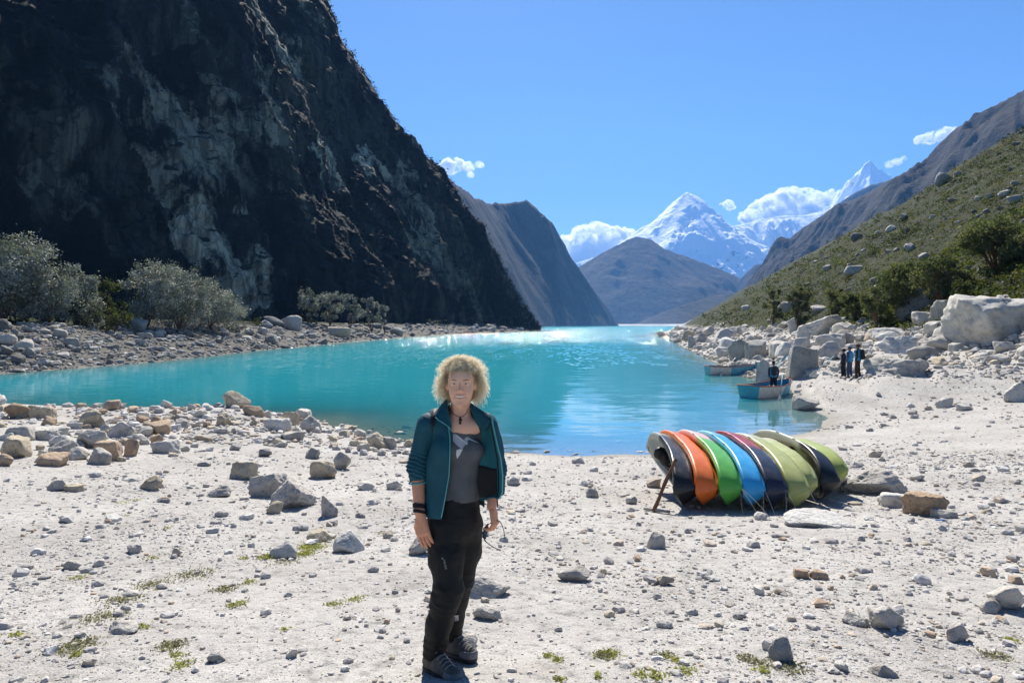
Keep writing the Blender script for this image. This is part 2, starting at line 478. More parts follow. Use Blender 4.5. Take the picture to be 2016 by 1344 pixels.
# back slope so the cliff is a solid mountain
top = cp.reshape(NH, NS, 3)[-1]
back = []
for k, (dy, dz) in enumerate(((25, -6), (90, -60), (220, -400))):
    bk = top.copy(); bk[:, 1] += dy; bk[:, 0] -= dy * 0.4; bk[:, 2] = np.maximum(bk[:, 2] + dz, -6)
    back.append(bk)
call = np.concatenate([cp] + back)
def cliff_material():
    t = NT('cliff_rock'); p = t.pos()
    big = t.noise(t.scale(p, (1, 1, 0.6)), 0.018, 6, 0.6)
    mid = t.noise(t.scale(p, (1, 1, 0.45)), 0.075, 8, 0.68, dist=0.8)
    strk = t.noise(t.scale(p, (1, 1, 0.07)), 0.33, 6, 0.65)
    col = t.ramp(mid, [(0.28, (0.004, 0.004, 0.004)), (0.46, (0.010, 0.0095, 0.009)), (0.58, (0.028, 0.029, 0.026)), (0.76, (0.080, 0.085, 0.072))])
    # fresh pale grey-green scars
    sc = t.ramp(t.math('ADD', t.math('MULTIPLY', big, 0.75), t.math('MULTIPLY', mid, 0.5)), [(0.615, 0.0), (0.67, 0.9)])
    grn = t.mix(t.noise(p, 0.03, 2), (0.17, 0.20, 0.165), (0.22, 0.19, 0.14))
    col = t.mix(sc, col, grn)
    # large slabs, each with its own tone
    wv = t.n('VectorMath', operation='ADD'); t.l(t.scale(p, (1, 1, 0.6)), wv.inputs[0])
    wn_ = t.n('VectorMath', operation='SCALE'); t.l(t.noise(p, 0.05, 4, 0.6, out=1), wn_.inputs[0]); wn_.inputs['Scale'].default_value = 26.0; t.l(wn_.outputs[0], wv.inputs[1])
    vc = t.n('TexVoronoi', feature='F1'); t.l(wv.outputs[0], vc.inputs['Vector']); vc.inputs['Scale'].default_value = 0.034
    vsx = t.n('SeparateXYZ'); t.l(vc.outputs['Color'], vsx.inputs[0])
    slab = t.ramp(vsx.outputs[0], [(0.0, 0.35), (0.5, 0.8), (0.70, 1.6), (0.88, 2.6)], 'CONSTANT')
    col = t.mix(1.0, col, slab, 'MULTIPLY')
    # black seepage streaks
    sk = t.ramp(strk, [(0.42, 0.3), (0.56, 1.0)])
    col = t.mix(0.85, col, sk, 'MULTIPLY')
    # crack lines
    cr = t.n('TexVoronoi', feature='DISTANCE_TO_EDGE'); t.l(t.scale(p, (1, 1, 0.35)), cr.inputs['Vector']); cr.inputs['Scale'].default_value = 0.13
    col = t.mix(0.7, col, t.ramp(cr.outputs[0], [(0.0, 0.25), (0.05, 1.0)]), 'MULTIPLY')
    # scrub growing on ledges
    gn = t.n('NewGeometry'); sp = t.n('SeparateXYZ'); t.l(gn.outputs['Normal'], sp.inputs[0])
    led = t.math('ADD', sp.outputs[2], t.math('MULTIPLY', t.math('SUBTRACT', t.noise(p, 0.12, 5, 0.7), 0.5), 1.6))
    lm = t.ramp(led, [(0.62, 0.0), (0.78, 1.0)])
    scrub = t.ramp(t.noise(p, 0.6, 5, 0.7), [(0.35, (0.006, 0.007, 0.004)), (0.65, (0.030, 0.030, 0.017))])
    col = t.mix(lm, col, scrub)
    h = t.math('ADD', t.math('MULTIPLY', mid, 4.0), t.math('MULTIPLY', t.noise(p, 0.7, 5, 0.7), 0.9))
    nm = t.bump(h, 0.8, 1.2)
    return t.set(col, 0.85, nm, 0.2)
M_cliff = cliff_material()
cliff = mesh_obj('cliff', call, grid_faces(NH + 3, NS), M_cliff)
tag(cliff, 'huge dark rock cliff in shade above the left shore', kind='structure')

# ------------------------------------------------------------------ mountains from ridge lines
def mountain(name, ridges, bounds, n, m, label, noise=(60, 400, 0.5), base=-10.0, seed=0, flute=0.0, smooth=True, calm=60.0):
    """heightfield: the highest of several sloping ridges, roughened by ridged noise"""
    x0, x1, y0, y1 = [q_ * FD for q_ in bounds]
    nx, ny = n
    X, Y = np.meshgrid(np.linspace(x0, x1, nx), np.linspace(y0, y1, ny), indexing='xy')
    x = X.ravel(); y = Y.ravel(); z = np.full(x.shape, base)
    p2 = np.stack([x, y, np.zeros_like(x)], -1)
    na, ns, g = noise[0] * FD, noise[1] * FD, noise[2]
    wx = x + fbm(p2 / ns, 3, seed=seed + 5) * ns * 0.12
    wy = y + fbm(p2 / ns, 3, seed=seed + 6) * ns * 0.12
    md = np.full(x.shape, 1e9)
    for pts, sl in ridges:
        pts = [np.asarray(q_, float) for q_ in pts]
        for a, b in zip(pts[:-1], pts[1:]):
            d = b - a
            t = np.clip(((wx - a[0]) * d[0] + (wy - a[1]) * d[1]) / (d[0] ** 2 + d[1] ** 2 + 1e-9), 0, 1)
            dist = np.hypot(wx - a[0] - t * d[0], wy - a[1] - t * d[1])
            zz = a[2] + t * d[2] - sl * dist
            md = np.minimum(md, dist)
            if flute:
                zz = zz + flute * FD * ridged(np.stack([t * np.hypot(d[0], d[1]) / (34.0 * FD), dist / (900.0 * FD), np.full_like(t, a[0] * .01)], -1), 2, seed=seed) * np.clip(dist / (120.0 * FD), 0, 1)
            z = np.maximum(z, zz)
    hgt = np.clip((z - base) / (150.0 * FD), 0, 1) * (0.12 + 0.88 * sstep(0, calm * FD, md))
    z = z + na * (ridged(p2 / ns, 6, g, seed=seed) - 0.16) * hgt * 0.6 + na * 0.5 * fbm(p2 / (ns * 0.3), 5, 0.55, seed=seed + 2) * hgt
    o = mesh_obj(name, np.stack([x, y, z], -1), grid_faces(ny, nx), m, smooth=smooth)
    tag(o, label, kind='structure')
    return o

def rock_mountain_material(name, dark, light, grass, gm=0.5, scale=1.0):
    t = NT(name); p = t.pos(); scale = scale / FD
    n1 = t.noise(t.scale(p, (1, 1, 0.6)), 0.012 * scale, 8, 0.68); n2 = t.noise(p, 0.004 * scale, 5, 0.6)
    col = t.ramp(n1, [(0.3, dark), (0.7, light)])
    gn = t.n('NewGeometry'); sp = t.n('SeparateXYZ'); t.l(gn.outputs['Normal'], sp.inputs[0])
    gmk = t.ramp(t.math('ADD', sp.outputs[2], t.math('MULTIPLY', t.math('SUBTRACT', n2, 0.5), 1.1)), [(gm, 0.0), (gm + 0.16, 1.0)])
    gcol = t.mix(1.0, grass, t.ramp(t.noise(p, 0.05 * scale, 6, 0.7), [(0.3, 0.55), (0.7, 1.35)]), 'MULTIPLY')
    col = t.mix(gmk, col, gcol)
    nm = t.bump(t.math('ADD', n1, t.math('MULTIPLY', t.noise(p, 0.06 * scale, 6, 0.7), 0.35)), 0.9, 26.0 / scale)
    return t.set(col, 0.9, nm, 0.1)
M_mt1 = rock_mountain_material('mountain_rock_near', (0.018, 0.018, 0.019), (0.085, 0.080, 0.075), (0.060, 0.054, 0.036), 0.66, 1.6)
M_mt2 = rock_mountain_material('mountain_rock_brown', (0.026, 0.023, 0.022), (0.085, 0.073, 0.067), (0.066, 0.050, 0.035), 0.6, 1.0)
M_spur = rock_mountain_material('mountain_rock_spur', (0.012, 0.011, 0.012), (0.062, 0.055, 0.052), (0.050, 0.038, 0.026), 0.68, 1.9)

def snow_material():
    t = NT('snow_and_rock'); p = t.pos()
    gn = t.n('NewGeometry'); sp = t.n('SeparateXYZ'); t.l(gn.outputs['Normal'], sp.inputs[0])
    ps = t.n('SeparateXYZ'); t.l(p, ps.inputs[0])
    n1 = t.noise(p, 0.006 / FD, 8, 0.7)
    alt = t.n('MapRange', clamp=True); t.l(ps.outputs[2], alt.inputs[0])
    alt.inputs[1].default_value = 250 * FD; alt.inputs[2].default_value = 800 * FD; alt.inputs[3].default_value = -0.2; alt.inputs[4].default_value = 0.22
    v = t.math('ADD', t.math('ADD', sp.outputs[2], t.math('MULTIPLY', t.math('SUBTRACT', n1, 0.5), 1.35)), alt.outputs[0])
    sm = t.ramp(v, [(0.30, 0.0), (0.40, 1.0)])
    rock = t.ramp(t.noise(p, 0.02 / FD, 6, 0.7), [(0.3, (0.05, 0.045, 0.045)), (0.7, (0.17, 0.145, 0.13))])
    col = t.mix(sm, rock, (0.93, 0.94, 0.95))
    strat = t.noise(t.scale(p, (1, 0.3, 1)), 0.02 / FD, 6, 0.7)
    nm = t.bump(t.math('ADD', strat, t.math('MULTIPLY', n1, 0.6)), 0.7, 26.0 * FD)
    return t.set(col, 0.75, nm, 0.2)
M_snow = snow_material()

mountain('mountain', [([PF(840,330,900),PF(900,372,1000),PF(922,392,1080),PF(965,400,1200),PF(1026,396,1330),PF(1052,420,1400),PF(1088,440,1450),PF(1100,470,1480),PF(1130,510,1540),PF(1162,552,1600),PF(1192,598,1650),PF(1222,642,1700)],1.75),
   ([PF(1026,396,1330),PF(1010,520,1180),PF(1000,600,1080),(76,1824,-5)],1.5),
   ([PF(1090,445,1450),PF(1100,560,1390),PF(1120,636,1330)],1.5),
   ([PF(965,400,1200),PF(930,560,960),(-76,1558,-5)],1.4)],
  (-420, 420, 620, 1900), (210, 300), M_mt1, 'shaded blue-grey rock mountain behind the dark cliff', noise=(95, 200, 0.58), seed=100, calm=70.0)
mountain('mountain', [([PF(960,640,2500),PF(1080,560,2560),PF(1150,516,2600),PF(1200,486,2620),PF(1226,472,2632),PF(1242,467,2640),PF(1268,472,2650),PF(1296,488,2656),PF(1320,498,2662),PF(1384,520,2700),PF(1440,540,2760),PF(1486,566,2800),PF(1560,600,2900)],0.75),
   ([PF(1240,466,2640),PF(1262,540,2450),PF(1275,620,2230),(950,3990,-5)],0.7),
   ([PF(1384,520,2700),PF(1340,570,2500),PF(1300,630,2320)],0.7),
   ([PF(1150,520,2600),PF(1180,600,2350)],0.7)],
  (-300, 1500, 1850, 3400), (280, 220), M_mt2, 'brown mountain across the head of the lake below the snow peak', noise=(85, 330, 0.55), seed=200, calm=150.0)
mountain('hill', [([PF(1490,566,2150),PF(1440,576,2100),PF(1385,586,2040),PF(1330,606,1960),PF(1282,632,1900)],0.42)],
  (150, 1150, 1760, 2600), (160, 120), M_mt2, 'low grassy moraine ridge at the far end of the lake', noise=(10, 120, 0.5), seed=230)
mountain('mountain', [([PF(1080,530,4900),PF(1150,512,4900),PF(1200,498,4930),PF(1238,466,4950),PF(1262,446,4960),PF(1300,426,4980),PF(1322,408,5000),PF(1340,384,5020),PF(1349,379,5030),PF(1366,392,5050),PF(1384,420,5080),PF(1404,436,5120),PF(1432,446,5200),PF(1466,440,5250),PF(1500,430,5280),PF(1546,424,5300),PF(1590,424,5330),PF(1640,410,5400),PF(1700,390,5450)],0.85),
   ([PF(1349,379,5030),PF(1336,430,4880),PF(1310,470,4700),PF(1285,492,4560)],0.85),
   ([PF(1349,379,5030),PF(1392,470,4760),PF(1420,520,4520)],0.85),
   ([PF(1500,430,5280),PF(1478,500,4950),PF(1480,540,4700)],0.8),
   ([PF(1300,426,4980),PF(1262,470,4800),PF(1240,500,4600)],0.85),
   ([PF(1590,424,5330),PF(1560,480,5000)],0.8)],
  (-500, 3100, 3900, 6200), (440, 290), M_snow, 'sharp snow-covered pyramid peak with fluted ridges and a glacier', noise=(88, 260, 0.62), seed=300, flute=34.0, calm=110.0)
mountain('mountain', [([PF(1664,400,5840),PF(1682,366,5880),PF(1694,350,5910),PF(1704,322,5950),PF(1716,314,5980),PF(1730,326,6000),PF(1748,352,6050),PF(1790,392,6100)],3.4),
   ([PF(1716,314,5980),PF(1712,380,5700)],1.2)],
  (2300, 3700, 5200, 6600), (160, 150), M_snow, 'small distant snow peak behind the right-hand spur', noise=(120, 200, 0.6), seed=400, flute=30.0, calm=60.0)
mountain('mountain', [([PF(2300,20,760),PF(2160,100,820),PF(2016,184,900),PF(1960,214,940),PF(1884,258,1000),PF(1842,302,1040),PF(1792,338,1090),PF(1756,346,1120),PF(1738,366,1140)],1.1),
   ([PF(1756,346,1120),PF(1700,385,1250),PF(1640,412,1380),PF(1602,440,1460),PF(1562,482,1540),PF(1526,530,1600),PF(1494,572,1650),PF(1462,612,1700)],1.1),
   ([PF(1884,258,1000),PF(1800,420,900),PF(1730,500,850)],0.9),
   ([PF(1738,366,1140),PF(1660,480,1050),PF(1600,560,960)],0.9),
   ([PF(2016,184,900),PF(1960,330,760),PF(1900,420,700)],0.9)],
  (250, 1250, 560, 1950), (290, 370), M_spur, 'dark brown rocky mountain spur rising to the right', noise=(75, 190, 0.58), seed=500, calm=40.0)
mountain('mountain', [([PF(1760,350,2700),PF(1700,368,2650),PF(1660,392,2600),PF(1620,420,2560),PF(1580,470,2500),PF(1545,520,2450),PF(1500,570,2400)],0.9)],
  (700, 2100, 2000, 3300), (150, 140), M_spur, 'farther brown ridge under the distant snow peak', noise=(60, 260, 0.55), seed=540)
# ------------------------------------------------------------------ haze: one closed box of thin air
def box(x0, x1, y0, y1, z0, z1):
    v = [(x, y, z) for z in (z0, z1) for y in (y0, y1) for x in (x0, x1)]
    f = [(0, 2, 3, 1), (4, 5, 7, 6), (0, 1, 5, 4), (2, 6, 7, 3), (0, 4, 6, 2), (1, 3, 7, 5)]
    return np.array(v, float), np.array(f)
def haze():
    v, f = box(-8000, 8000, -60, 13200, -60, 3600)
    t = NT('haze_air')
    t.t.nodes.remove(t.b)
    pv = t.n('VolumePrincipled')
    pv.inputs['Color'].default_value = (0.20, 0.48, 1.0, 1)
    pv.inputs['Density'].default_value = 0.00006
    pv.inputs['Anisotropy'].default_value = 0.15
    t.l(pv.outputs[0], t.out.inputs['Volume'])
    o = mesh_obj('haze', v, f, t.m, smooth=False)
    tag(o, 'thin blue mountain air between near and far', kind='stuff')
haze()
# ------------------------------------------------------------------ putting things on the ground
YS = 1.6 * (520 / 1.6) ** np.linspace(0, 1, 420)
def hit(us, vs_, ymax=520.0):
    """where the lines of sight through photograph positions meet the land (NaN where they do not)"""
    us = np.asarray(us, float); vs_ = np.asarray(vs_, float)
    res = np.full((len(us), 3), np.nan)
    for a in range(0, len(us), 800):
        u = us[a:a + 800, None]; v = vs_[a:a + 800, None]
        X = (u - 1008) / 1344 * YS[None]; Z = CZ + (640 - v) / 1344 * YS[None]
        G = gz_fast(X, np.broadcast_to(YS, X.shape))
        below = Z <= G
        k = below.argmax(1); ok = below.any(1) & (k > 0)
        i = np.arange(len(k)); k1 = np.maximum(k, 1)
        d1 = (Z - G)[i, k1 - 1]; d2 = (Z - G)[i, k1]
        t = d1 / (d1 - d2 + 1e-12)
        y = YS[k1 - 1] + (YS[k1] - YS[k1 - 1]) * t
        r = np.stack([(u[:, 0] - 1008) / 1344 * y, y, CZ + (640 - v[:, 0]) / 1344 * y], -1)
        r[~ok] = np.nan
        res[a:a + 800] = r
    return res

GZ2 = GZ.reshape(NRAD, NAZ)
def gz_fast(x, y):
    """ground height read off the ground sheet itself"""
    yy = y + 0.6
    r = np.hypot(x, yy); a = np.arctan2(x, yy)
    fi = np.clip(np.log(np.maximum(r, 0.9) / 0.9) / math.log(4600 / 0.9) * (NRAD - 1), 0, NRAD - 1.001)
    fj = np.clip((a - az[0]) / (az[-1] - az[0]) * (NAZ - 1), 0, NAZ - 1.001)
    i = fi.astype(int); j = fj.astype(int); s = fi - i; t = fj - j
    return (GZ2[i, j] * (1 - s) * (1 - t) + GZ2[i + 1, j] * s * (1 - t) + GZ2[i, j + 1] * (1 - s) * t + GZ2[i + 1, j + 1] * s * t)

# ------------------------------------------------------------------ rocks
import bmesh
def ico(sub):
    bm = bmesh.new(); bmesh.ops.create_icosphere(bm, subdivisions=sub, radius=1.0)
    v = np.array([q.co[:] for q in bm.verts]); f = np.array([[q.index for q in p.verts] for p in bm.faces])
    bm.free(); return v, f
ICO = {k: ico(k) for k in (1, 2, 3, 4, 5)}

def rock_shape(seed, sub=2, planes=11, soft=14.0, rough=0.05, boxy=0.0):
    r_ = np.random.default_rng(seed)
    v, f = ICO[sub]
    n = r_.normal(size=(planes, 3)); n /= np.linalg.norm(n, axis=1)[:, None]
    d = r_.uniform(0.55, 0.95, planes)
    if boxy:
        b = np.array([(1, 0, 0), (-1, 0, 0), (0, 1, 0), (0, -1, 0), (0, 0, 1), (0, 0, -1)], float)
        b += r_.normal(scale=0.16, size=b.shape); b /= np.linalg.norm(b, axis=1)[:, None]
        n = np.concatenate([n, b]); d = np.concatenate([d, r_.uniform(0.55, 0.7, 6)])
    dots = np.maximum(v @ n.T, 1e-3) / d[None]
    mx = dots.max(1); k = mx * ((dots / mx[:, None]) ** soft).sum(1) ** (1 / soft)
    r = np.minimum(1 / k, 1.25)
    p = v * r[:, None]
    if sub >= 2:
        p = p * (1 + rough * fbm(v * 2.2 + seed, 4, 0.55, seed=seed % 97) + rough * 0.5 * (ridged(v * 4 + seed, 2, seed=seed % 53) if sub >= 3 else 0))[:, None]
    lo, hi = p.min(0), p.max(0)
    return (p - (lo + hi) / 2) / ((hi - lo) / 2), f

def rock_material(name='rock'):
    t = NT(name)
    oi = t.n('ObjectInfo'); p = t.objc(); w = t.pos()
    vec = t.n('VectorMath', operation='ADD'); t.l(w, vec.inputs[0])
    rnd = t.n('CombineXYZ'); t.l(t.math('MULTIPLY', oi.outputs['Random'], 50.0), rnd.inputs[0]); t.l(rnd.outputs[0], vec.inputs[1])
    q = vec.outputs[0]
    n1 = t.noise(q, 2.2, 6, 0.65); n2 = t.noise(q, 16.0, 5, 0.65); n3 = t.noise(q, 120.0, 2, 0.6)
    col = oi.outputs['Color']
    col = t.mix(1.0, col, t.ramp(n1, [(0.3, (0.58, 0.565, 0.55)), (0.47, (0.95, 0.95, 0.95)), (0.72, (1.15, 1.13, 1.08))]), 'MULTIPLY')
    col = t.mix(0.8, col, t.ramp(n2, [(0.3, 0.5), (0.48, 1.0), (0.7, 1.12)]), 'MULTIPLY')
    col = t.mix(0.5, col, t.ramp(n3, [(0.32, 0.45), (0.45, 1.0)]), 'MULTIPLY')
    rust = t.ramp(t.noise(q, 1.3, 5, 0.6), [(0.60, 0.0), (0.74, 0.55)])
    col = t.mix(rust, col, t.mix(0.5, col, (0.42, 0.30, 0.18)))
    nm = t.bump(t.math('ADD', t.math('MULTIPLY', n2, 0.7), t.math('MULTIPLY', n3, 0.12)), 0.9, 0.07)
    return t.set(col, 0.88, nm, 0.2)
M_rock = rock_material()

def stuff_rock_material():
    t = NT('loose_stones'); p = t.pos(); a = t.attr('col', 'Color')
    n2 = t.noise(p, 30.0, 4, 0.65)
    col = t.mix(0.8, a, t.ramp(n2, [(0.3, 0.7), (0.5, 1.0), (0.7, 1.1)]), 'MULTIPLY')
    return t.set(col, 0.9, t.bump(n2, 0.4, 0.02), 0.15)
M_stones = stuff_rock_material()

GREY = (0.53, 0.50, 0.455); PALE = (0.63, 0.60, 0.545); TAN = (0.58, 0.50, 0.375); BROWN = (0.45, 0.33, 0.22); RUST = (0.52, 0.39, 0.28); DARK = (0.18, 0.178, 0.172); WHITE = (0.67, 0.65, 0.61); SLATE = (0.36, 0.355, 0.335)

ROCK_LIB = [build_mesh('rock_shape', *rock_shape(900 + k, 3, 9 + k % 6, 50, 0.08, boxy=(k % 2)), smooth=True) for k in range(18)]
ROCK_LIB3 = [build_mesh('rock_shape', *rock_shape(700 + k, 4, 9 + k % 6, 60, 0.09, boxy=(k % 2)), smooth=True) for k in range(10)]
for me_ in ROCK_LIB + ROCK_LIB3: me_.materials.append(M_rock)

def place_rock(name, me, u, v, w, h, color, depth=None, yaw=None, sink=0.36, tilt=0.0, ypos=None):
    """a rock whose foot is seen at (u, v) and which is w by h photograph pixels large"""
    if ypos is None:
        g = hit([u], [v])[0]
    else:
        g = np.array([(u - 1008) / 1344 * ypos, ypos, 0.0]); g[2] = CZ + (640 - v) / 1344 * ypos
    if not np.isfinite(g).all(): return None
    W = w / 1344 * g[1]; H = h / 1344 * g[1]
    if h / w < 0.5: sink = max(sink, 0.55)
    D = depth if depth else W * random.uniform(0.7, 1.0)
    o = bpy.data.objects.new(name, me); COL.objects.link(o)
    o.scale = (W / 2, D / 2, H / 2 * (1 + sink))
    cy = g[1] + D * 0.35
    o.location = (g[0] * cy / g[1], cy, g[2] + H * (1 - sink) / 2)
    o.rotation_euler = (random.uniform(-.1, .1), tilt, random.uniform(-0.3, 0.3) if yaw is None else yaw)
    o.color = (*color, 1)
    return o

# u, v(foot), width, height, colour, label, name, boxy, tilt
HEROES = [
 (575,1000,94,54,GREY,'largest grey wedge-shaped boulder on the gravel left of the woman','boulder',0,0.1),
 (532,978,72,44,GREY,'grey slab boulder leaning behind the largest wedge boulder','boulder',1,-0.25),
 (483,943,58,34,TAN,'tan block of stone with rusty lower edge standing alone on the gravel','rock',1,0),
 (635,942,52,33,TAN,'cracked cream block stone with small stones tucked under it','rock',1,0),
 (674,924,36,34,GREY,'grey upright stone right behind the cracked cream block','rock',0,0.2),
 (649,1017,33,42,GREY,'upright egg-shaped stone standing right of the largest wedge boulder','rock',0,0),
 (541,1010,33,23,TAN,'small tan cobble in front of the largest wedge boulder','rock',0,0),
 (684,1088,62,38,WHITE,'rounded white stone beside a tuft of green moss','rock',0,0.08),
 (563,1098,62,30,PALE,'half-buried white stone left of the green moss','rock',0,-0.1),
 (630,1066,52,18,TAN,'flat tan stone behind the green moss','rock',0,0),
 (434,978,42,21,GREY,'squat grey stone left of the two leaning boulders','rock',0,0),
 (297,964,50,26,TAN,'tan overhanging stone with a dark shadow under it','rock',0,0),
 (118,966,42,21,GREY,'flat grey stone beside a small stacked pair at the left edge of the gravel','rock',0,0),
 (147,968,32,13,TAN,'small tan slab lying against the flat grey stone','rock',1,0),
 (720,965,36,15,PALE,'low pale stone just left of the jacket sleeve','rock',0,0),
 (777,963,34,17,PALE,'pair-like pale stone nearest the jacket elbow','rock',0,0),
 (616,903,30,21,SLATE,'dark pointed stone behind the cracked cream block','rock',0,0),
 (522,899,28,15,SLATE,'small slate-grey pointed stone behind the tan block','rock',0,0.2),
 (465,886,27,15,GREY,'small rounded grey stone near the end of the rubble bar','rock',0,0),
 (826,1092,42,38,GREY,'grey stone half hidden behind the woman\'s hand and thigh','rock',0,0),
 (546,848,50,24,WHITE,'long white slab on the low rise by the water','rock',1,0.1),
 (573,842,34,32,TAN,'ochre block propped against the long white slab','rock',1,0),
 (594,826,38,22,PALE,'pale stone perched on top of the low rise by the water','rock',1,-0.15),
 (612,850,44,30,PALE,'pale leaning stone right of the ochre block','rock',0,0.3),
 (580,866,44,18,GREY,'flat grey slab in front of the low rise','rock',1,0),
 (745,884,42,32,TAN,'tan split stone at the waterline left of the woman','rock',0,0),
 (768,884,28,24,GREY,'grey stone beside the tan split stone at the waterline','rock',0,0),
 (40,824,50,30,BROWN,'rounded brown boulder at the water in the left corner of the bar','boulder',0,0),
 (85,824,46,22,TAN,'tan boulder next to the rounded brown one at the water','boulder',1,0),
 (182,842,52,34,TAN,'tall tan rock rising from the middle of the rubble bar','rock',0,0),
 (212,906,56,38,RUST,'rust-red block at the front of the rubble bar','rock',1,0),
 (256,898,26,34,RUST,'reddish upright stone beside the rust-red block','rock',0,0.3),
 (330,892,56,24,PALE,'long pale block at the right end of the rubble bar','rock',1,0),
 (178,882,62,36,GREY,'broad grey boulder sloping in the rubble bar','rock',0,0.2),
 (240,862,60,32,PALE,'broad pale boulder in the middle of the rubble bar','rock',0,0),
 (128,896,60,30,GREY,'mottled grey boulder at the front left of the rubble bar','rock',0,0),
 (100,918,58,22,RUST,'flat rust-brown stone at the foot of the rubble bar','rock',1,0),
 (90,866,72,22,PALE,'long pale flat rock on the left of the rubble bar','rock',1,0),
 (1290,1080,33,31,GREY,'cube-like grey stone alone on the gravel below the kayaks','rock',1,0),
 (1310,1152,32,18,TAN,'small pinkish cobble on the gravel right of centre','rock',0,0),
 (1166,979,26,17,GREY,'small grey stone between the woman and the kayaks','rock',0,0),
 (1243,992,24,14,PALE,'small pale stone left of the kayak shadow','rock',0,0),
 (1540,1302,52,44,SLATE,'dark flat stone tilted on edge in the lower right','rock',0,0.7),
 (1748,1242,68,42,GREY,'rough grey rock with crumbled front at lower right','rock',0,0.2),
 (1886,1264,44,36,GREY,'smooth grey stone with pointed top at lower right','rock',0,0.3),
 (1686,1232,56,22,PALE,'flat cream stone left of the rough grey rock','rock',0,0),
 (1985,1202,66,46,PALE,'white boulder cut by the right edge of the frame','boulder',0,-0.2),
 (1952,1206,50,24,GREY,'grey stone in front of the white boulder at the right edge','rock',0,0),
 (1735,1330,54,20,GREY,'half-buried grey stone at the bottom right','rock',0,0),
 (1655,1322,30,16,PALE,'small pale stone at the bottom right with a dark shadow','rock',0,0),
 (1577,1138,28,16,RUST,'left one of two orange stones below the kayaks','rock',1,0),
 (1612,1140,34,14,RUST,'right one of two orange stones below the kayaks','rock',1,0.1),
 (1130,1146,70,24,GREY,'half-buried rough rock with a tan top right of the woman','rock',0,0.1),
 (960,1176,96,34,GREY,'smooth grey bedrock hump behind the woman\'s knees','rock',0,0.1),
 (960,1220,60,22,GREY,'second smaller bedrock hump behind the woman\'s shins','rock',0,0),
 (922,1276,42,24,GREY,'grey stone just behind the woman\'s rear shoe','rock',0,0.3),
 (427,1303,34,16,SLATE,'dark grey cobble near the bottom left','rock',0,0),
 (575,1294,22,18,PALE,'small upright pale cobble near the bottom left','rock',0,0.3),
 (245,1248,60,18,GREY,'half-buried grey stone at the lower left with moss beside it','rock',0,0.1),
 (140,1122,36,18,GREY,'flat grey stone alone at the left','rock',0,-0.2),
 (1716,974,118,48,GREY,'large grey boulder lying right of the kayaks','boulder',0,0),
 (1632,972,86,42,GREY,'grey boulder in the kayaks\' shade that props the black kayak','boulder',0,0),
 (1826,1016,76,44,BROWN,'brown layered boulder right of the kayaks','boulder',1,0),
 (1766,998,64,24,WHITE,'flat white slab beside the brown layered boulder','rock',1,0),
 (1858,1020,44,16,GREY,'grey flat stone under the right side of the brown boulder','rock',1,0),
 (1600,1038,128,15,WHITE,'broad low white boulder in front of the kayaks','boulder',0,0),
 (1586,808,54,30,GREY,'grey boulder standing in the shallow water by the near rowing boat','boulder',0,0),
 (1962,676,176,98,PALE,'huge pale boulder at the right edge below the hillside','boulder',1,0),
 (1876,634,78,46,SLATE,'square grey block left of the huge pale boulder','boulder',1,0),
 (1820,640,50,28,GREY,'grey block left of the square grey block','boulder',1,0),
 (1813,616,90,50,DARK,'dark slanting boulder at the edge of the brush','boulder',0,-0.3),
 (1866,676,52,40,PALE,'pale slab leaning under the huge pale boulder','boulder',0,0.5),
 (1850,692,60,30,GREY,'grey slab in front of the huge pale boulder','boulder',0,0),
 (1780,697,78,36,WHITE,'flat-topped white boulder on the pale sand shelf','boulder',0,0),
 (1814,708,60,28,SLATE,'triangular grey boulder on the pale sand shelf','boulder',0,0),
 (1742,675,60,32,WHITE,'white slanting boulder above the sand shelf','boulder',1,0.2),
 (1608,664,82,46,PALE,'big pale humped boulder above the rowing boats','boulder',0,0),
 (1562,656,34,32,PALE,'pale boulder left of the big humped one','boulder',0,0),
 (1664,656,42,24,PALE,'pale boulder right of the big humped one','boulder',0,0),
 (1637,682,64,28,PALE,'pale slab boulder in front of the big humped one','boulder',0,0.15),
 (1634,708,44,36,GREY,'grey boulder right of the dark block','boulder',0,-0.3),
 (1578,736,62,56,SLATE,'dark square block boulder behind the near rowing boat','boulder',1,0),
 (1538,699,44,28,PALE,'pale block boulder left above the dark square one','boulder',1,0),
 (1456,708,44,42,SLATE,'left one of two dark boulders above the far rowing boat','boulder',0,0),
 (1487,706,42,40,SLATE,'right one of two dark boulders above the far rowing boat','boulder',0,0.2),
 (1423,706,30,24,PALE,'pale boulder at the waterline left of the two dark ones','boulder',0,0),
 (1363,684,20,24,GREY,'upright grey boulder at the waterline far along the right shore','boulder',0,0),
 (1302,663,18,12,GREY,'last boulder at the tip of the right shore','boulder',0,0),
 (1506,756,36,50,GREY,'tall pale rock rising behind the near rowing boat','boulder',0,0.1),
 (1966,716,50,20,GREY,'flat grey boulder on the sand below the huge one','boulder',0,0),
 (2006,792,52,40,PALE,'white boulder cut by the right edge on the sand','boulder',0,0),
 (1858,802,38,20,PALE,'small pale boulder on the sand right of the hikers','boulder',0,0),
 (1897,808,32,14,PALE,'small flat pale boulder right beside another on the sand','boulder',0,0),
 (1760,738,116,34,GREY,'long grey bank of rock behind the hikers','boulder',1,0),
]
for k, (u, v, w, h, c, lab, nm, bx, tl) in enumerate(HEROES):
    sub = 5 if w > 70 else 4
    me = build_mesh(nm, *rock_shape(3000 + k * 7, sub, 10 + k % 6, 60, 0.15 if w > 70 else 0.11, boxy=bx), smooth=True)
    me.materials.append(M_rock)
    o = place_rock(nm, me, u, v, w, h, c, tilt=tl * 0.6)
    if o is None:
        print('no ground for', lab); continue
    tag(o, lab, nm)

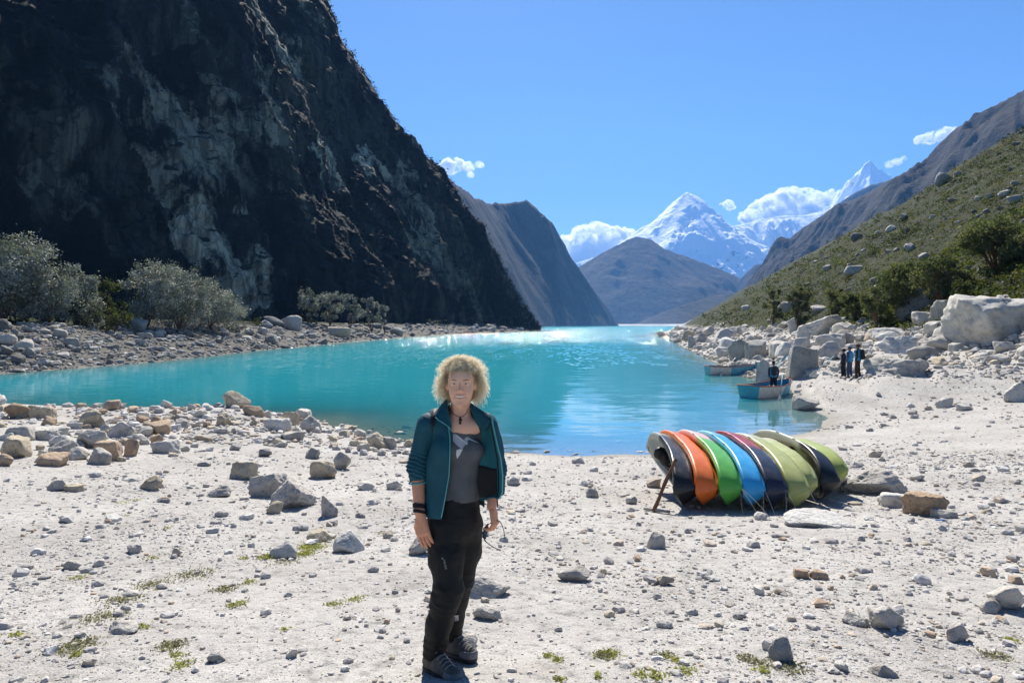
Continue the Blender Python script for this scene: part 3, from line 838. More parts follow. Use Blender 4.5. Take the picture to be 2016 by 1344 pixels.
PAL = [GREY, GREY, PALE, PALE, PALE, WHITE, TAN, SLATE]
PALB = [GREY, PALE, PALE, PALE, WHITE, TAN, TAN, RUST]
ORD = ['nearest', 'second', 'third', 'fourth', 'fifth', 'sixth', 'seventh', 'eighth', 'ninth', 'tenth', 'eleventh', 'twelfth', 'thirteenth', 'fourteenth', 'fifteenth', 'sixteenth', 'seventeenth', 'eighteenth', 'nineteenth', 'twentieth']
CNAME = {id(GREY): 'grey', id(PALE): 'pale', id(TAN): 'tan', id(BROWN): 'brown', id(RUST): 'rust-brown', id(DARK): 'dark', id(WHITE): 'white', id(SLATE): 'slate-grey'}
def many_rocks(n, us, vs_, wpx, pal, name, noun, anchors, group, seed, lib=ROCK_LIB, ok=None, hr=(0.45, 0.8)):
    """single rocks scattered over part of the land, each told apart by its colour and the landmark it lies by"""
    r_ = np.random.default_rng(seed); random.seed(seed)
    u = r_.uniform(*us, n * 4); v = r_.uniform(*vs_, n * 4)
    g = hit(u, v); made = 0
    taken = []; todo = {}
    for i in range(len(u)):
        if made >= n: break
        if not np.isfinite(g[i]).all(): continue
        if ok is not None and not ok(u[i], v[i], g[i]): continue
        w = wpx[0] * (wpx[1] / wpx[0]) ** (r_.random() ** 1.6)
        if any(abs(u[i] - a) < (w + b) * 0.33 and abs(v[i] - c_) < (w + b) * 0.16 for a, c_, b in taken): continue
        taken.append((u[i], v[i], w))
        h = w * r_.uniform(*hr); y = g[i][1]
        W = w / 1344 * y; H = h / 1344 * y; D = W * r_.uniform(0.6, 1.1)
        o = bpy.data.objects.new(name, lib[r_.integers(len(lib))]); COL.objects.link(o)
        o.scale = (W / 2, D / 2, H / 2 * 1.25)
        o.location = (g[i][0], y, g[i][2] + H * 0.30)
        o.rotation_euler = (r_.uniform(-.35, .35), r_.uniform(-.35, .35), r_.uniform(0, 6.28))
        pc = pal[r_.integers(len(pal))]
        c = np.array(pc) * r_.uniform(0.82, 1.12)
        o.color = (*c, 1)
        k = min(range(len(anchors)), key=lambda q: math.hypot(u[i] - anchors[q][0], 2.2 * (v[i] - anchors[q][1])))
        du, dv = u[i] - anchors[k][0], 2.2 * (v[i] - anchors[k][1])
        side = ('right of' if du > 0 else 'left of') if abs(du) > abs(dv) else ('in front of' if dv > 0 else 'behind')
        todo.setdefault((CNAME[id(pc)], k, side), []).append((math.hypot(du, dv), o)); made += 1
    for (cn_, k, side), lst in todo.items():
        lst.sort(key=lambda q: q[0])
        for q, (d_, o) in enumerate(lst):
            pre = '' if len(lst) == 1 else ORD[q] + ' '
            tag(o, f'{pre}{cn_} {noun} {side} the {anchors[k][2]}', name, group)
    return made
sdp = lambda g: lake_sd(np.array([g[0]]), np.array([g[1]]))
A_BAR = [(40, 815, 'rounded brown boulder at the water'), (182, 830, 'tall tan rock of the rubble bar'), (212, 890, 'rust-red block of the rubble bar'), (90, 860, 'long pale flat rock of the bar'), (128, 885, 'mottled grey boulder of the bar'), (240, 850, 'broad pale boulder of the bar'), (330, 885, 'long pale block ending the bar'), (440, 840, 'far end of the rubble bar')]
A_NEAR = [(546, 840, 'long white slab by the water'), (612, 840, 'pale leaning stone by the water'), (745, 875, 'tan split stone at the waterline'), (680, 850, 'shallow bay left of the woman')]
A_RIGHT = [(1608, 650, 'big pale humped boulder'), (1962, 640, 'huge pale boulder'), (1578, 710, 'dark square block boulder'), (1470, 690, 'two dark boulders by the far boat'), (1780, 685, 'flat-topped white boulder'), (1742, 665, 'white slanting boulder'), (1363, 675, 'upright waterline boulder'), (1820, 630, 'square grey blocks under the brush')]
A_LEFT = [(30, 690, 'tall silvery tree at the left edge'), (165, 680, 'low grey-green bush'), (290, 680, 'left silvery thicket crown'), (352, 670, 'tallest silvery thicket crown'), (456, 670, 'small bush ending the thicket'), (650, 665, 'small silvery trees under the cliff'), (860, 655, 'pale scar at the cliff foot')]
A_HILL = [(1958, 500, 'red-trunked tree'), (1570, 570, 'round grey-green hillside bush'), (1780, 550, 'dark round-topped tree'), (1760, 450, 'middle of the hillside skyline'), (1950, 350, 'upper hillside at the right edge')]
many_rocks(78, (-60, 500), (800, 925), (16, 56), PALB, 'rock', 'stone', A_BAR, 'stones of the rubble bar', 61, ROCK_LIB3,
           ok=lambda u, v, g: v < 918 - max(0, u - 260) * 0.28 and sdp(g)[0][0] > -0.5)
many_rocks(26, (520, 830), (832, 900), (14, 36), PALB, 'rock', 'stone', A_NEAR, 'stones along the near waterline', 62, ROCK_LIB3,
           ok=lambda u, v, g: -0.3 < sdp(g)[0][0] < 5)
many_rocks(110, (1300, 2030), (612, 722), (11, 48), PAL, 'boulder', 'boulder', A_RIGHT, 'boulders of the right shore', 63, ROCK_LIB3,
           ok=lambda u, v, g: sdp(g)[0][0] > 0.5 and veg_mask(np.array([g[0]]), np.array([g[1]]))[0] < 0.6)
many_rocks(52, (-20, 1040), (640, 735), (11, 42), [GREY, SLATE, SLATE, TAN, DARK], 'rock', 'stone', A_LEFT, 'stones of the far left shore', 64,  # darker palette stands in for the cliff's shade on these stones
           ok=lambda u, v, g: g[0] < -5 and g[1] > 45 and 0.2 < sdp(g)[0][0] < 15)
many_rocks(40, (1480, 2030), (260, 620), (9, 40), [SLATE, SLATE, DARK, GREY], 'rock', 'rock', A_HILL, 'rocks on the right hillside', 65,
           ok=lambda u, v, g: veg_mask(np.array([g[0]]), np.array([g[1]]))[0] > 0.6)

# ------------------------------------------------------------------ loose stones nobody could count
ICO1 = [rock_shape(400 + k, 1, 7 + k % 4, 18, 0, boxy=(k % 2)) for k in range(12)]
ICO2 = [rock_shape(450 + k, 2, 8 + k % 5, 40, 0.10, boxy=(k % 2)) for k in range(12)]
ICO12 = ICO1 + ICO2
def stone_mass(name, pts, width, label, seed, pal, flat=(0.35, 0.75), sink=0.32, var=0.18):
    r_ = np.random.default_rng(seed); n = len(pts)
    kinds = r_.integers(len(ICO1), size=n) + len(ICO1) * (width / pts[:, 1] * 1344 > 9.5)
    V = []; F = []; Cc = []; base = 0
    for k in range(len(ICO12)):
        ix = np.where(kinds == k)[0]
        if not len(ix): continue
        v, f = ICO12[k]; m = len(ix); w = width[ix]
        a = r_.uniform(0, 6.283, m); ca, sa = np.cos(a), np.sin(a)
        sx = w / 2; sy = w / 2 * r_.uniform(0.6, 1.0, m); sz = w / 2 * r_.uniform(*flat, m)
        x = v[None, :, 0] * sx[:, None]; y = v[None, :, 1] * sy[:, None]; z = v[None, :, 2] * sz[:, None]
        b = r_.uniform(-.4, .4, m); y, z = y * np.cos(b)[:, None] - z * np.sin(b)[:, None], y * np.sin(b)[:, None] + z * np.cos(b)[:, None]
        X = x * ca[:, None] - y * sa[:, None] + pts[ix, 0][:, None]
        Y = x * sa[:, None] + y * ca[:, None] + pts[ix, 1][:, None]
        Z = z + (pts[ix, 2] + sz * (1 - 2 * sink))[:, None]
        V.append(np.stack([X, Y, Z], -1).reshape(-1, 3))
        F.append((f[None] + (np.arange(m) * len(v))[:, None, None]).reshape(-1, 3) + base); base += m * len(v)
        pc = np.array(pal)[r_.integers(len(pal), size=m)] * r_.uniform(1 - var, 1 + var * 0.7, m)[:, None]
        Cc.append(np.repeat(pc, len(v), 0))
    o = mesh_obj(name, np.concatenate(V), np.concatenate(F), M_stones, smooth=False, attrs={'col': np.concatenate(Cc)})
    tag(o, label, kind='stuff')
    return o
GP = [(0.50,0.48,0.45),(0.57,0.55,0.52),(0.60,0.58,0.55),(0.46,0.43,0.40),(0.40,0.38,0.36),(0.50,0.43,0.35),(0.54,0.51,0.47)]
def scatter(n, us, vs_, seed):
    r_ = np.random.default_rng(seed)
    u = r_.uniform(*us, n); v = r_.uniform(*vs_, n)
    g = hit(u, v); ok = np.isfinite(g).all(1)
    return g[ok], r_
def dens(g, sc, seed, lo, hi):
    return sstep(lo, hi, fbm(np.stack([g[:, 0] / sc, g[:, 1] / sc, np.zeros(len(g))], -1), 3, seed=seed))
# foreground gravel
g, r_ = scatter(72000, (-420, 2440), (885, 1560), 71)
k = r_.random(len(g)) < 0.30 + 0.70 * dens(g, 1.3, 72, -0.25, 0.3)
g = g[k & (lake_sd(g[:, 0], g[:, 1])[0] > 0.1)]
wp = np.clip(2.3 * r_.random(len(g)) ** -0.42, 2.3, 26)
stone_mass('gravel', g, wp / 1344 * g[:, 1], 'loose pale gravel and pebbles over the whole beach', 73, GP)
# clusters of coarser stones, thickest towards the lower right
g, r_ = scatter(9000, (-300, 2300), (930, 1420), 85)
uu = 1008 + 1344 * g[:, 0] / g[:, 1]
k = r_.random(len(g)) < (0.10 + 0.9 * dens(g, 0.9, 86, 0.02, 0.42)) * (0.35 + 0.65 * sstep(1000, 1500, uu))
g = g[k & (lake_sd(g[:, 0], g[:, 1])[0] > 0.6)]
wp = np.clip(6.0 * r_.random(len(g)) ** -0.36, 6, 30)
stone_mass('gravel', g, wp / 1344 * g[:, 1], 'clusters of coarser pale stones on the beach', 87, GP + [TAN, PALE, GREY, RUST], flat=(0.4, 0.85), sink=0.28)
# coarse rubble in the bar and along the waterline
g, r_ = scatter(3600, (-300, 900), (800, 935), 74)
sd_ = lake_sd(g[:, 0], g[:, 1])[0]
g = g[(sd_ > -0.6) & (sd_ < 9.0 - 5.5 * sstep(-12, -4, g[:, 0]))]
wp = np.clip(6 * r_.random(len(g)) ** -0.4, 6, 24)
stone_mass('rubble', g, wp / 1344 * g[:, 1], 'broken stones heaped along the left waterline', 75, PALB + GP)
# right shore rubble
g, r_ = scatter(8500, (1280, 2300), (612, 745), 76)
sd_ = lake_sd(g[:, 0], g[:, 1])[0]; vm = veg_mask(g[:, 0], g[:, 1])
shelf = (g[:, 1] < 46) & (r_.random(len(g)) < 0.5)
k = (sd_ > -0.4) & (vm < 0.7) & ~shelf
g = g[k]; wp = np.clip(4.5 * r_.random(len(g)) ** -0.45, 4.5, 22)
stone_mass('rubble', g, wp / 1344 * g[:, 1], 'field of broken pale rock along the right shore', 77, PAL + GP)
# bank stones on the right
g, r_ = scatter(4200, (1560, 2300), (725, 960), 78)
sd_ = lake_sd(g[:, 0], g[:, 1])[0]
k = (sd_ > 0.05) & (r_.random(len(g)) < 0.12 + 0.88 * dens(g, 2.5, 79, -0.05, 0.35))
g = g[k]; wp = np.clip(3.0 * r_.random(len(g)) ** -0.4, 3, 16)
stone_mass('rubble', g, wp / 1344 * g[:, 1], 'small stones strewn on the right-hand sand bank', 80, GP)
# far left shore rubble, cliff shade painted into its dark greys
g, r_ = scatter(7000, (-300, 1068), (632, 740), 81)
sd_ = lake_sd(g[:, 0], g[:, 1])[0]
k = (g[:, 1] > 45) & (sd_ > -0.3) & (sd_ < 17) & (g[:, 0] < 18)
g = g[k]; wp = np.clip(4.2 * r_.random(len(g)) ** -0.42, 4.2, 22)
stone_mass('rubble', g, wp / 1344 * g[:, 1], 'broken stones on the far left shore, shade painted into their grey', 82, [SLATE, SLATE, (0.25, 0.24, 0.23), GREY, (0.28, 0.26, 0.22), (0.20, 0.195, 0.19)])
# loose rock on the hillside
g, r_ = scatter(2600, (1400, 2300), (240, 640), 88)
k = (veg_mask(g[:, 0], g[:, 1]) > 0.5) & (r_.random(len(g)) < 0.12 + 0.88 * dens(g, 22.0, 89, 0.05, 0.4))
g = g[k]; wp = np.clip(3.5 * r_.random(len(g)) ** -0.45, 3.5, 20)
stone_mass('rubble', g, wp / 1344 * g[:, 1], 'grey rock debris among the brush of the hillside', 90, [SLATE, DARK, GREY, (0.25, 0.245, 0.23)], flat=(0.5, 1.0))
# stones under the shallow water
g, r_ = scatter(900, (560, 1300), (840, 900), 83)
sd_ = lake_sd(g[:, 0], g[:, 1])[0]
g = g[(sd_ < -0.1) & (sd_ > -5)]; 
stone_mass('rubble', g, np.clip(5 * r_.random(len(g)) ** -0.4, 5, 20) / 1344 * g[:, 1], 'stones lying under the clear shallow water', 84, [GREY, TAN, SLATE], flat=(0.2, 0.4))
# ------------------------------------------------------------------ foliage
def leaf_quads(c, size, r_, up=0.35, asp=0.6, axis=None):
    """one leaf quad round each point; returns verts, faces"""
    n = len(c)
    nn = r_.normal(size=(n, 3)); nn[:, 2] += up * 2; nn /= np.linalg.norm(nn, axis=1)[:, None]
    a = r_.normal(size=(n, 3)) if axis is None else axis + r_.normal(scale=0.35, size=(n, 3))
    a -= (a * nn).sum(1)[:, None] * nn; a /= np.linalg.norm(a, axis=1)[:, None] + 1e-9
    b = np.cross(nn, a)
    L = (size * r_.uniform(0.7, 1.3, n))[:, None] * 0.5; Wd = L * asp
    v = np.stack([c - a * L, c + b * Wd, c + a * L, c - b * Wd], 1).reshape(-1, 3)
    f = np.arange(n * 4).reshape(-1, 4)
    return v, f

def leaf_material(name, trans=0.25, rough=0.5, spec=0.4):
    t = NT(name); a = t.attr('col', 'Color')
    t.set(a, rough, None, spec)
    tl = t.n('BsdfTranslucent'); t.l(t.mix(1.0, a, (1.2, 1.25, 0.6), 'MULTIPLY'), tl.inputs[0])
    mx = t.n('MixShader'); mx.inputs[0].default_value = trans
    t.l(t.b.outputs[0], mx.inputs[1]); t.l(tl.outputs[0], mx.inputs[2]); t.l(mx.outputs[0], t.out.inputs[0])
    return t.m
M_leaf = leaf_material('leaves', 0.4, 0.7, 0.12)
M_silver = leaf_material('silver_leaves', 0.15, 0.6, 0.25)
M_dull = leaf_material('scrub_leaves', 0.0, 0.9, 0.05)
M_bark = plain('bark', (0.12, 0.075, 0.05), 0.9, 0.4, 6, 0.6, 30)
M_redbark = plain('red_bark', (0.20, 0.075, 0.04), 0.85, 0.35, 6, 0.6, 30)

def tube(path, rad_, sides=7):
    path = np.array(path, float); rad_ = np.broadcast_to(np.asarray(rad_, float), (len(path),))
    tg = np.gradient(path, axis=0); tg /= np.linalg.norm(tg, axis=1)[:, None] + 1e-9
    ref = np.array([0.31, 0.17, 0.93]) if abs(tg[:, 2]).mean() < 0.8 else np.array([0.95, 0.2, 0.1])
    a = np.cross(tg, ref); a /= np.linalg.norm(a, axis=1)[:, None] + 1e-9
    b = np.cross(tg, a)
    th = np.linspace(0, 2 * np.pi, sides, endpoint=False)
    v = path[:, None] + rad_[:, None, None] * (np.cos(th)[None, :, None] * a[:, None] + np.sin(th)[None, :, None] * b[:, None])
    n = len(path); v = v.reshape(-1, 3)
    f = grid_faces(n, sides, wrap=True)
    v = np.concatenate([v, path[:1], path[-1:]])
    caps = [[(k + 1) % sides, k, n * sides, n * sides] for k in range(sides)] + [[(n - 1) * sides + k, (n - 1) * sides + (k + 1) % sides, n * sides + 1, n * sides + 1] for k in range(sides)]
    ft = np.concatenate([tri(f), np.array([c[:3] for c in caps])])
    return v, ft

def tree(name, label, cat, base, lobes, leaf, nleaf, cols, mat_leaf, mat_bark, group=None, trunk_r=0.12, seed=0, up=0.35):
    """base: foot of the trunk; lobes: (x, y, z, radius) of the crown clumps, relative to the base"""
    r_ = np.random.default_rng(seed)
    root = empty(name, base)
    tag(root, label, cat, group)
    mg = Merge()
    lobes = np.array(lobes, float)
    mid = lobes[:, :3].mean(0)
    for k, (x, y, z, r) in enumerate(lobes):
        end = np.array([x, y, z]); kn = np.array([x * 0.35, y * 0.35, z * 0.45]) + r_.normal(scale=0.15 * r, size=3)
        s = np.linspace(0, 1, 7)[:, None]
        path = (1 - s) ** 2 * np.array([0, 0, -0.2]) + 2 * s * (1 - s) * kn + s ** 2 * end
        mg.add(*tube(path, np.linspace(trunk_r * (1 if k == 0 else 0.6), trunk_r * 0.12, 7)))
    mg.obj('trunk', mat_bark, root)
    V = []; Fc = []; Cc = []; base_i = 0
    tot = (lobes[:, 3] ** 2).sum()
    for (x, y, z, r) in lobes:
        n = int(1.9 * nleaf * r * r / tot)
        nsub = max(8, n // 60)
        d = r_.normal(size=(nsub, 3)); d[:, 2] = np.abs(d[:, 2]) * 0.9 - 0.25; d /= np.linalg.norm(d, axis=1)[:, None]
        sc = np.array([x, y, z]) + d * (r * r_.uniform(0.55, 1.05, nsub) ** 0.7)[:, None] * np.array([1, 1, 0.85])
        sr = r * r_.uniform(0.20, 0.36, nsub)
        shade = r_.uniform(0.7, 1.25, nsub)
        ci = r_.integers(len(cols), size=nsub)
        pick = r_.integers(nsub, size=n)
        c = sc[pick] + r_.normal(size=(n, 3)) * sr[pick][:, None] * 0.55
        v, f_ = leaf_quads(c, np.full(n, leaf * 0.88), r_, up, 0.7)
        V.append(v); Fc.append(f_ + base_i); base_i += len(v)
        Cc.append(np.repeat(np.array(cols)[ci[pick]] * (shade[pick] * r_.uniform(0.8, 1.2, n))[:, None], 4, 0))
    mesh_obj('crown', np.concatenate(V), np.concatenate(Fc), mat_leaf, root, False, {'col': np.concatenate(Cc)})
    return root

def crown(w, h, n, seed, lean=0.0, low=0.25, depth=0.7):
    """lobes filling a rounded crown of width w and height h"""
    r_ = np.random.default_rng(seed); out = []
    for k in range(n):
        t = (k + 0.5) / n; a = r_.uniform(0, 6.283)
        zz = h * (low + (0.80 - low) * ((k + r_.random()) / n))
        rr = w * 0.5 * math.sqrt(max(0.05, 1 - ((zz / h - 0.45) / 0.62) ** 2)) * r_.uniform(0.25, 0.68)
        out.append((rr * math.cos(a) + lean * zz, rr * math.sin(a) * depth, zz, w * r_.uniform(0.20, 0.30)))
    return out
SIL = [(0.30, 0.31, 0.30), (0.22, 0.23, 0.22), (0.36, 0.37, 0.355), (0.15, 0.165, 0.13)]
OLI = [(0.07, 0.085, 0.03), (0.10, 0.11, 0.04), (0.045, 0.06, 0.025)]
GRNG = [(0.085, 0.10, 0.055), (0.06, 0.075, 0.04), (0.11, 0.115, 0.07)]
def at_ground(u, y, dz=0.0):
    x = (u - 1008) / 1344 * y
    return (x, y, float(gz_fast(np.array([x]), np.array([y]))[0]) + dz)
def px_tree(u, w, vtop, y, name, label, cols, n, leaf, ml, seed, nl=9, lean=0.0, low=0.22, group=None, vbase=None, bark=None, tr=0.16, cat='tree'):
    b = at_ground(u, y)
    top = CZ + (640 - vtop) / 1344 * y
    h = max(1.0, top - b[2]); W = w / 1344 * y
    return tree(name, label, cat, b, crown(W, h, nl, seed, lean, low), leaf, n, cols, ml, bark or M_bark, group, tr, seed)

px_tree(8, 185, 462, 76, 'tree', 'tall silvery-leaved tree cut by the left edge of the frame', SIL, 9000, 0.30, M_silver, 1, 14, low=0.12)
px_tree(92, 130, 540, 78, 'tree', 'rounded silver-grey tree next to the one at the left edge', SIL, 6500, 0.26, M_silver, 2, 12, low=0.05)
px_tree(150, 96, 520, 84, 'tree', 'slim silvery tree with drooping top behind the rounded one', SIL, 4500, 0.27, M_silver, 3, 9, low=0.3)
px_tree(165, 90, 580, 82, 'bush', 'low grey-green bush at the foot of the slim silvery tree', GRNG + SIL[:1], 3200, 0.2, M_silver, 4, 8, low=0.1, cat='bush')
px_tree(210, 80, 542, 90, 'tree', 'dark green tree in the gap between the silvery trees', OLI, 3600, 0.28, M_leaf, 5, 8, low=0.1)
px_tree(222, 64, 606, 84, 'bush', 'small yellow-green bush above the rubble of the far shore', OLI, 1800, 0.18, M_leaf, 6, 6, low=0.1, cat='bush')
px_tree(290, 120, 518, 96, 'tree', 'left crown of the big silvery thicket on the far shore', SIL, 6500, 0.28, M_silver, 7, 11, low=0.1)
px_tree(352, 140, 514, 102, 'tree', 'tallest crown of the big silvery thicket on the far shore', SIL, 8000, 0.28, M_silver, 8, 13, low=0.1)
px_tree(414, 120, 552, 112, 'tree', 'right crown of the big silvery thicket stepping down', SIL, 6500, 0.26, M_silver, 9, 11, low=0.08)
px_tree(456, 64, 600, 118, 'bush', 'small silvery bush at the right end of the thicket', SIL, 2600, 0.22, M_silver, 10, 7, low=0.08, cat='bush')
px_tree(606, 50, 562, 170, 'tree', 'leftmost of the small silvery trees under the middle of the cliff', SIL, 1700, 0.42, M_silver, 11, 7, low=0.2)
px_tree(650, 56, 572, 178, 'tree', 'rounded small silvery tree second in the row under the cliff', SIL, 1900, 0.42, M_silver, 12, 7, low=0.15)
px_tree(688, 44, 570, 186, 'tree', 'slim small silvery tree third in the row under the cliff', SIL, 1500, 0.42, M_silver, 13, 6, low=0.15)
px_tree(732, 44, 575, 200, 'tree', 'small silvery tree fourth in the row under the cliff', SIL, 1300, 0.46, M_silver, 14, 6, low=0.25)
px_tree(758, 30, 588, 206, 'tree', 'smallest silvery tree at the right end of the row under the cliff', SIL, 900, 0.46, M_silver, 15, 5, low=0.2)
# right hillside
QU = [(0.10, 0.12, 0.05), (0.13, 0.145, 0.07), (0.07, 0.085, 0.035), (0.16, 0.165, 0.09)]
px_tree(1958, 150, 446, 62, 'tree', 'spreading tree with a red trunk on the right hillside', QU, 8000, 0.22, M_leaf, 21, 14, low=0.42, bark=M_redbark, tr=0.2)
px_tree(2030, 90, 470, 58, 'tree', 'dark leafy tree at the right edge of the frame', QU, 4000, 0.22, M_leaf, 22, 9, low=0.2, bark=M_redbark)
px_tree(1850, 110, 500, 62, 'tree', 'broad olive-green tree left of the red-trunked tree', QU, 5500, 0.22, M_leaf, 23, 11, low=0.1, bark=M_redbark)
px_tree(1780, 110, 516, 66, 'tree', 'dark round-topped tree above the dark slanting boulder', QU, 5500, 0.22, M_leaf, 24, 11, low=0.08, bark=M_redbark)
px_tree(1728, 70, 560, 66, 'bush', 'olive bush left of the dark round-topped tree', QU, 2600, 0.2, M_leaf, 25, 8, low=0.08, cat='bush')
px_tree(1898, 50, 548, 54, 'bush', 'small bright green bush above the square grey block', OLI, 1600, 0.16, M_leaf, 26, 6, low=0.08, cat='bush')
px_tree(1570, 66, 552, 96, 'bush', 'round dark grey-green bush alone low on the right hillside', GRNG, 3000, 0.26, M_leaf, 27, 8, low=0.08, cat='bush')
px_tree(1522, 42, 552, 118, 'bush', 'small dark bush at the lower end of the hillside', QU, 1600, 0.3, M_leaf, 28, 6, low=0.1, cat='bush')
px_tree(1640, 60, 570, 90, 'bush', 'low olive bush in the middle of the hillside foot', QU, 2200, 0.26, M_leaf, 29, 7, low=0.08, cat='bush')
px_tree(1686, 56, 572, 78, 'bush', 'green bush above the right shore boulders', OLI + QU, 2200, 0.22, M_leaf, 30, 7, low=0.08, cat='bush')

# brush covering the hillside, and the dark scrub along the cliff
def brush(name, pts, size, per, cols, label, seed, mat_, leaf=0.35, up=0.5):
    r_ = np.random.default_rng(seed); n = len(pts)
    ci = r_.integers(len(cols), size=n)
    nz = fbm(pts / 14.0, 3, seed=seed + 1)
    bright = r_.uniform(0.7, 1.25, n) * (1 + 0.45 * nz)
    c = np.repeat(pts, per, 0) + r_.normal(size=(n * per, 3)) * np.repeat(size, per)[:, None] * np.array([0.42, 0.42, 0.22])
    c[:, 2] += np.repeat(size, per) * 0.25
    v, f_ = leaf_quads(c, np.repeat(size * leaf, per), r_, up, 0.7)
    col = np.repeat(np.repeat(np.array(cols)[ci] * bright[:, None], per, 0) * r_.uniform(0.7, 1.3, n * per)[:, None], 4, 0)
    o = mesh_obj(name, v, f_, mat_, None, False, {'col': col})
    tag(o, label, kind='stuff')
    return o
HB = [(0.055, 0.074, 0.015), (0.084, 0.094, 0.020), (0.036, 0.050, 0.012), (0.110, 0.102, 0.032), (0.046, 0.062, 0.018), (0.066, 0.088, 0.018)]
g, r_ = scatter(15000, (1380, 2300), (230, 650), 171)
vm = veg_mask(g[:, 0], g[:, 1]); k = (vm > 0.35) & (g[:, 0] > 5) & (r_.random(len(g)) < 0.5 + 0.5 * dens(g, 16.0, 177, -0.2, 0.25))
g = g[k]
px_ = r_.uniform(6, 17, len(g)) * (0.75 + 0.6 * (g[:, 1] < 90))
brush('brush', g, px_ / 1344 * g[:, 1], 14, HB, 'low olive brush and tussock grass covering the right hillside', 172, M_leaf, 0.34)
g, r_ = scatter(2600, (-300, 1060), (520, 648), 173)
k = (g[:, 0] < 5) & (veg_mask(g[:, 0], g[:, 1]) > 0.3) & (g[:, 1] < 420)
g = g[k]
brush('scrub', g, r_.uniform(8, 22, len(g)) / 1344 * g[:, 1], 12, [(0.03, 0.035, 0.018), (0.05, 0.055, 0.03), (0.022, 0.026, 0.015)], 'dark scrub along the foot of the cliff', 174, M_leaf, 0.4)
# scrub clinging to the cliff's ledges and skyline
cn = cp.reshape(NH, NS, 3)
cnn = np.cross(np.gradient(cn, axis=1), np.gradient(cn, axis=0)); cnn /= np.linalg.norm(cnn, axis=2)[..., None] + 1e-9
if cnn[..., 2].mean() < 0: cnn = -cnn
r_ = np.random.default_rng(175)
prob = 0.35 * sstep(0.55, 0.8, cnn[..., 2]) + 0.9 * sstep(0.93, 1.0, np.linspace(0, 1, NH))[:, None] + 0.45 * sstep(0.75, 1.0, np.linspace(0, 1, NS))[None]
vis = (cn[..., 2] < CZ + 0.55 * cn[..., 1]) & (cn[..., 0] > -0.9 * cn[..., 1]) & (cn[..., 2] > 1)
prob = (prob * vis).ravel(); prob[:NS] = 0
ix = r_.choice(len(prob), 2400, replace=False, p=prob / prob.sum())
pt = cp[ix] + r_.normal(scale=0.5, size=(len(ix), 3))
brush('scrub', pt, r_.uniform(0.8, 2.6, len(ix)), 10, [(0.016, 0.018, 0.011), (0.010, 0.012, 0.008), (0.024, 0.024, 0.016)], 'scrub clinging to the ledges and skyline of the cliff', 176, M_dull, 0.42)

# moss and small herbs on the beach
def blades(name, spots, label, seed, cols, hgt):
    r_ = np.random.default_rng(seed); V = []; Fc = []; Cc = []; b = 0
    for (u, v, wpx, n) in spots:
        gpt = hit([u], [v])[0]
        if not np.isfinite(gpt).all(): continue
        w = wpx / 1344 * gpt[1]
        d = r_.normal(size=(n, 2)) * np.array([0.32, 0.42]) * w
        c = np.stack([gpt[0] + d[:, 0], gpt[1] + d[:, 1], np.zeros(n)], -1)
        c[:, 2] = gz_fast(c[:, 0], c[:, 1]) + r_.uniform(0.0, hgt, n)
        vv, f_ = leaf_quads(c, np.full(n, 0.022), r_, 0.5, 0.45)
        V.append(vv); Fc.append(f_ + b); b += len(vv)
        Cc.append(np.repeat(np.array(cols)[r_.integers(len(cols), size=n)] * r_.uniform(0.6, 1.2, n)[:, None], 4, 0))
    o = mesh_obj(name, np.concatenate(V), np.concatenate(Fc), M_leaf, None, False, {'col': np.concatenate(Cc)})
    tag(o, label, kind='stuff')
MOSS = [(0.30, 0.32, 0.09), (0.36, 0.36, 0.12), (0.24, 0.27, 0.08), (0.42, 0.38, 0.20)]
blades('moss', [(612,1078,46,700),(600,1090,30,400),(525,1097,26,320),(480,1100,14,54),(640,1062,21,90),(470,1189,25,90),(490,1146,23,90),(155,1137,27,67),(300,1098,23,58),
                (660,1190,27,99),(700,1180,27,90),(455,1193,18,67),(280,1235,23,76),(360,1310,36,99),(350,1290,23,67),(1330,1300,18,67),(1200,1288,32,135),(1095,1300,16,58),(1080,1292,19,54),(1290,1332,36,112),(1260,1328,27,54),(1100,1338,18,49),(1350,1320,36,90),(1180,1332,18,36),
                (1990,1262,27,90),(1500,1320,21,72),(268,985,18,54),(240,990,23,58),(330,1040,19,49),(245,1015,16,36),(150,1290,19,49),(30,1250,23,67),(560,1240,14,31),(820,1010,16,27)],
       'patches of yellow-green moss and grass between the stones', 180, MOSS, 0.02)
blades('herbs', [(380,1130,60,350),(300,1150,50,300),(440,1160,40,250),(240,1180,60,350),(150,1270,60,400),(340,1270,40,300),(200,1215,70,350),(1190,1290,30,260),(1545,1310,60,300),(1310,1290,26,140),(1480,1300,40,200),(640,1060,60,300),(560,1105,50,200),(760,1050,30,150),(1960,1290,40,200)],
       'thin grey-green herbs spread flat over the gravel', 181, [(0.27, 0.265, 0.20), (0.32, 0.30, 0.23), (0.22, 0.20, 0.15)], 0.012)
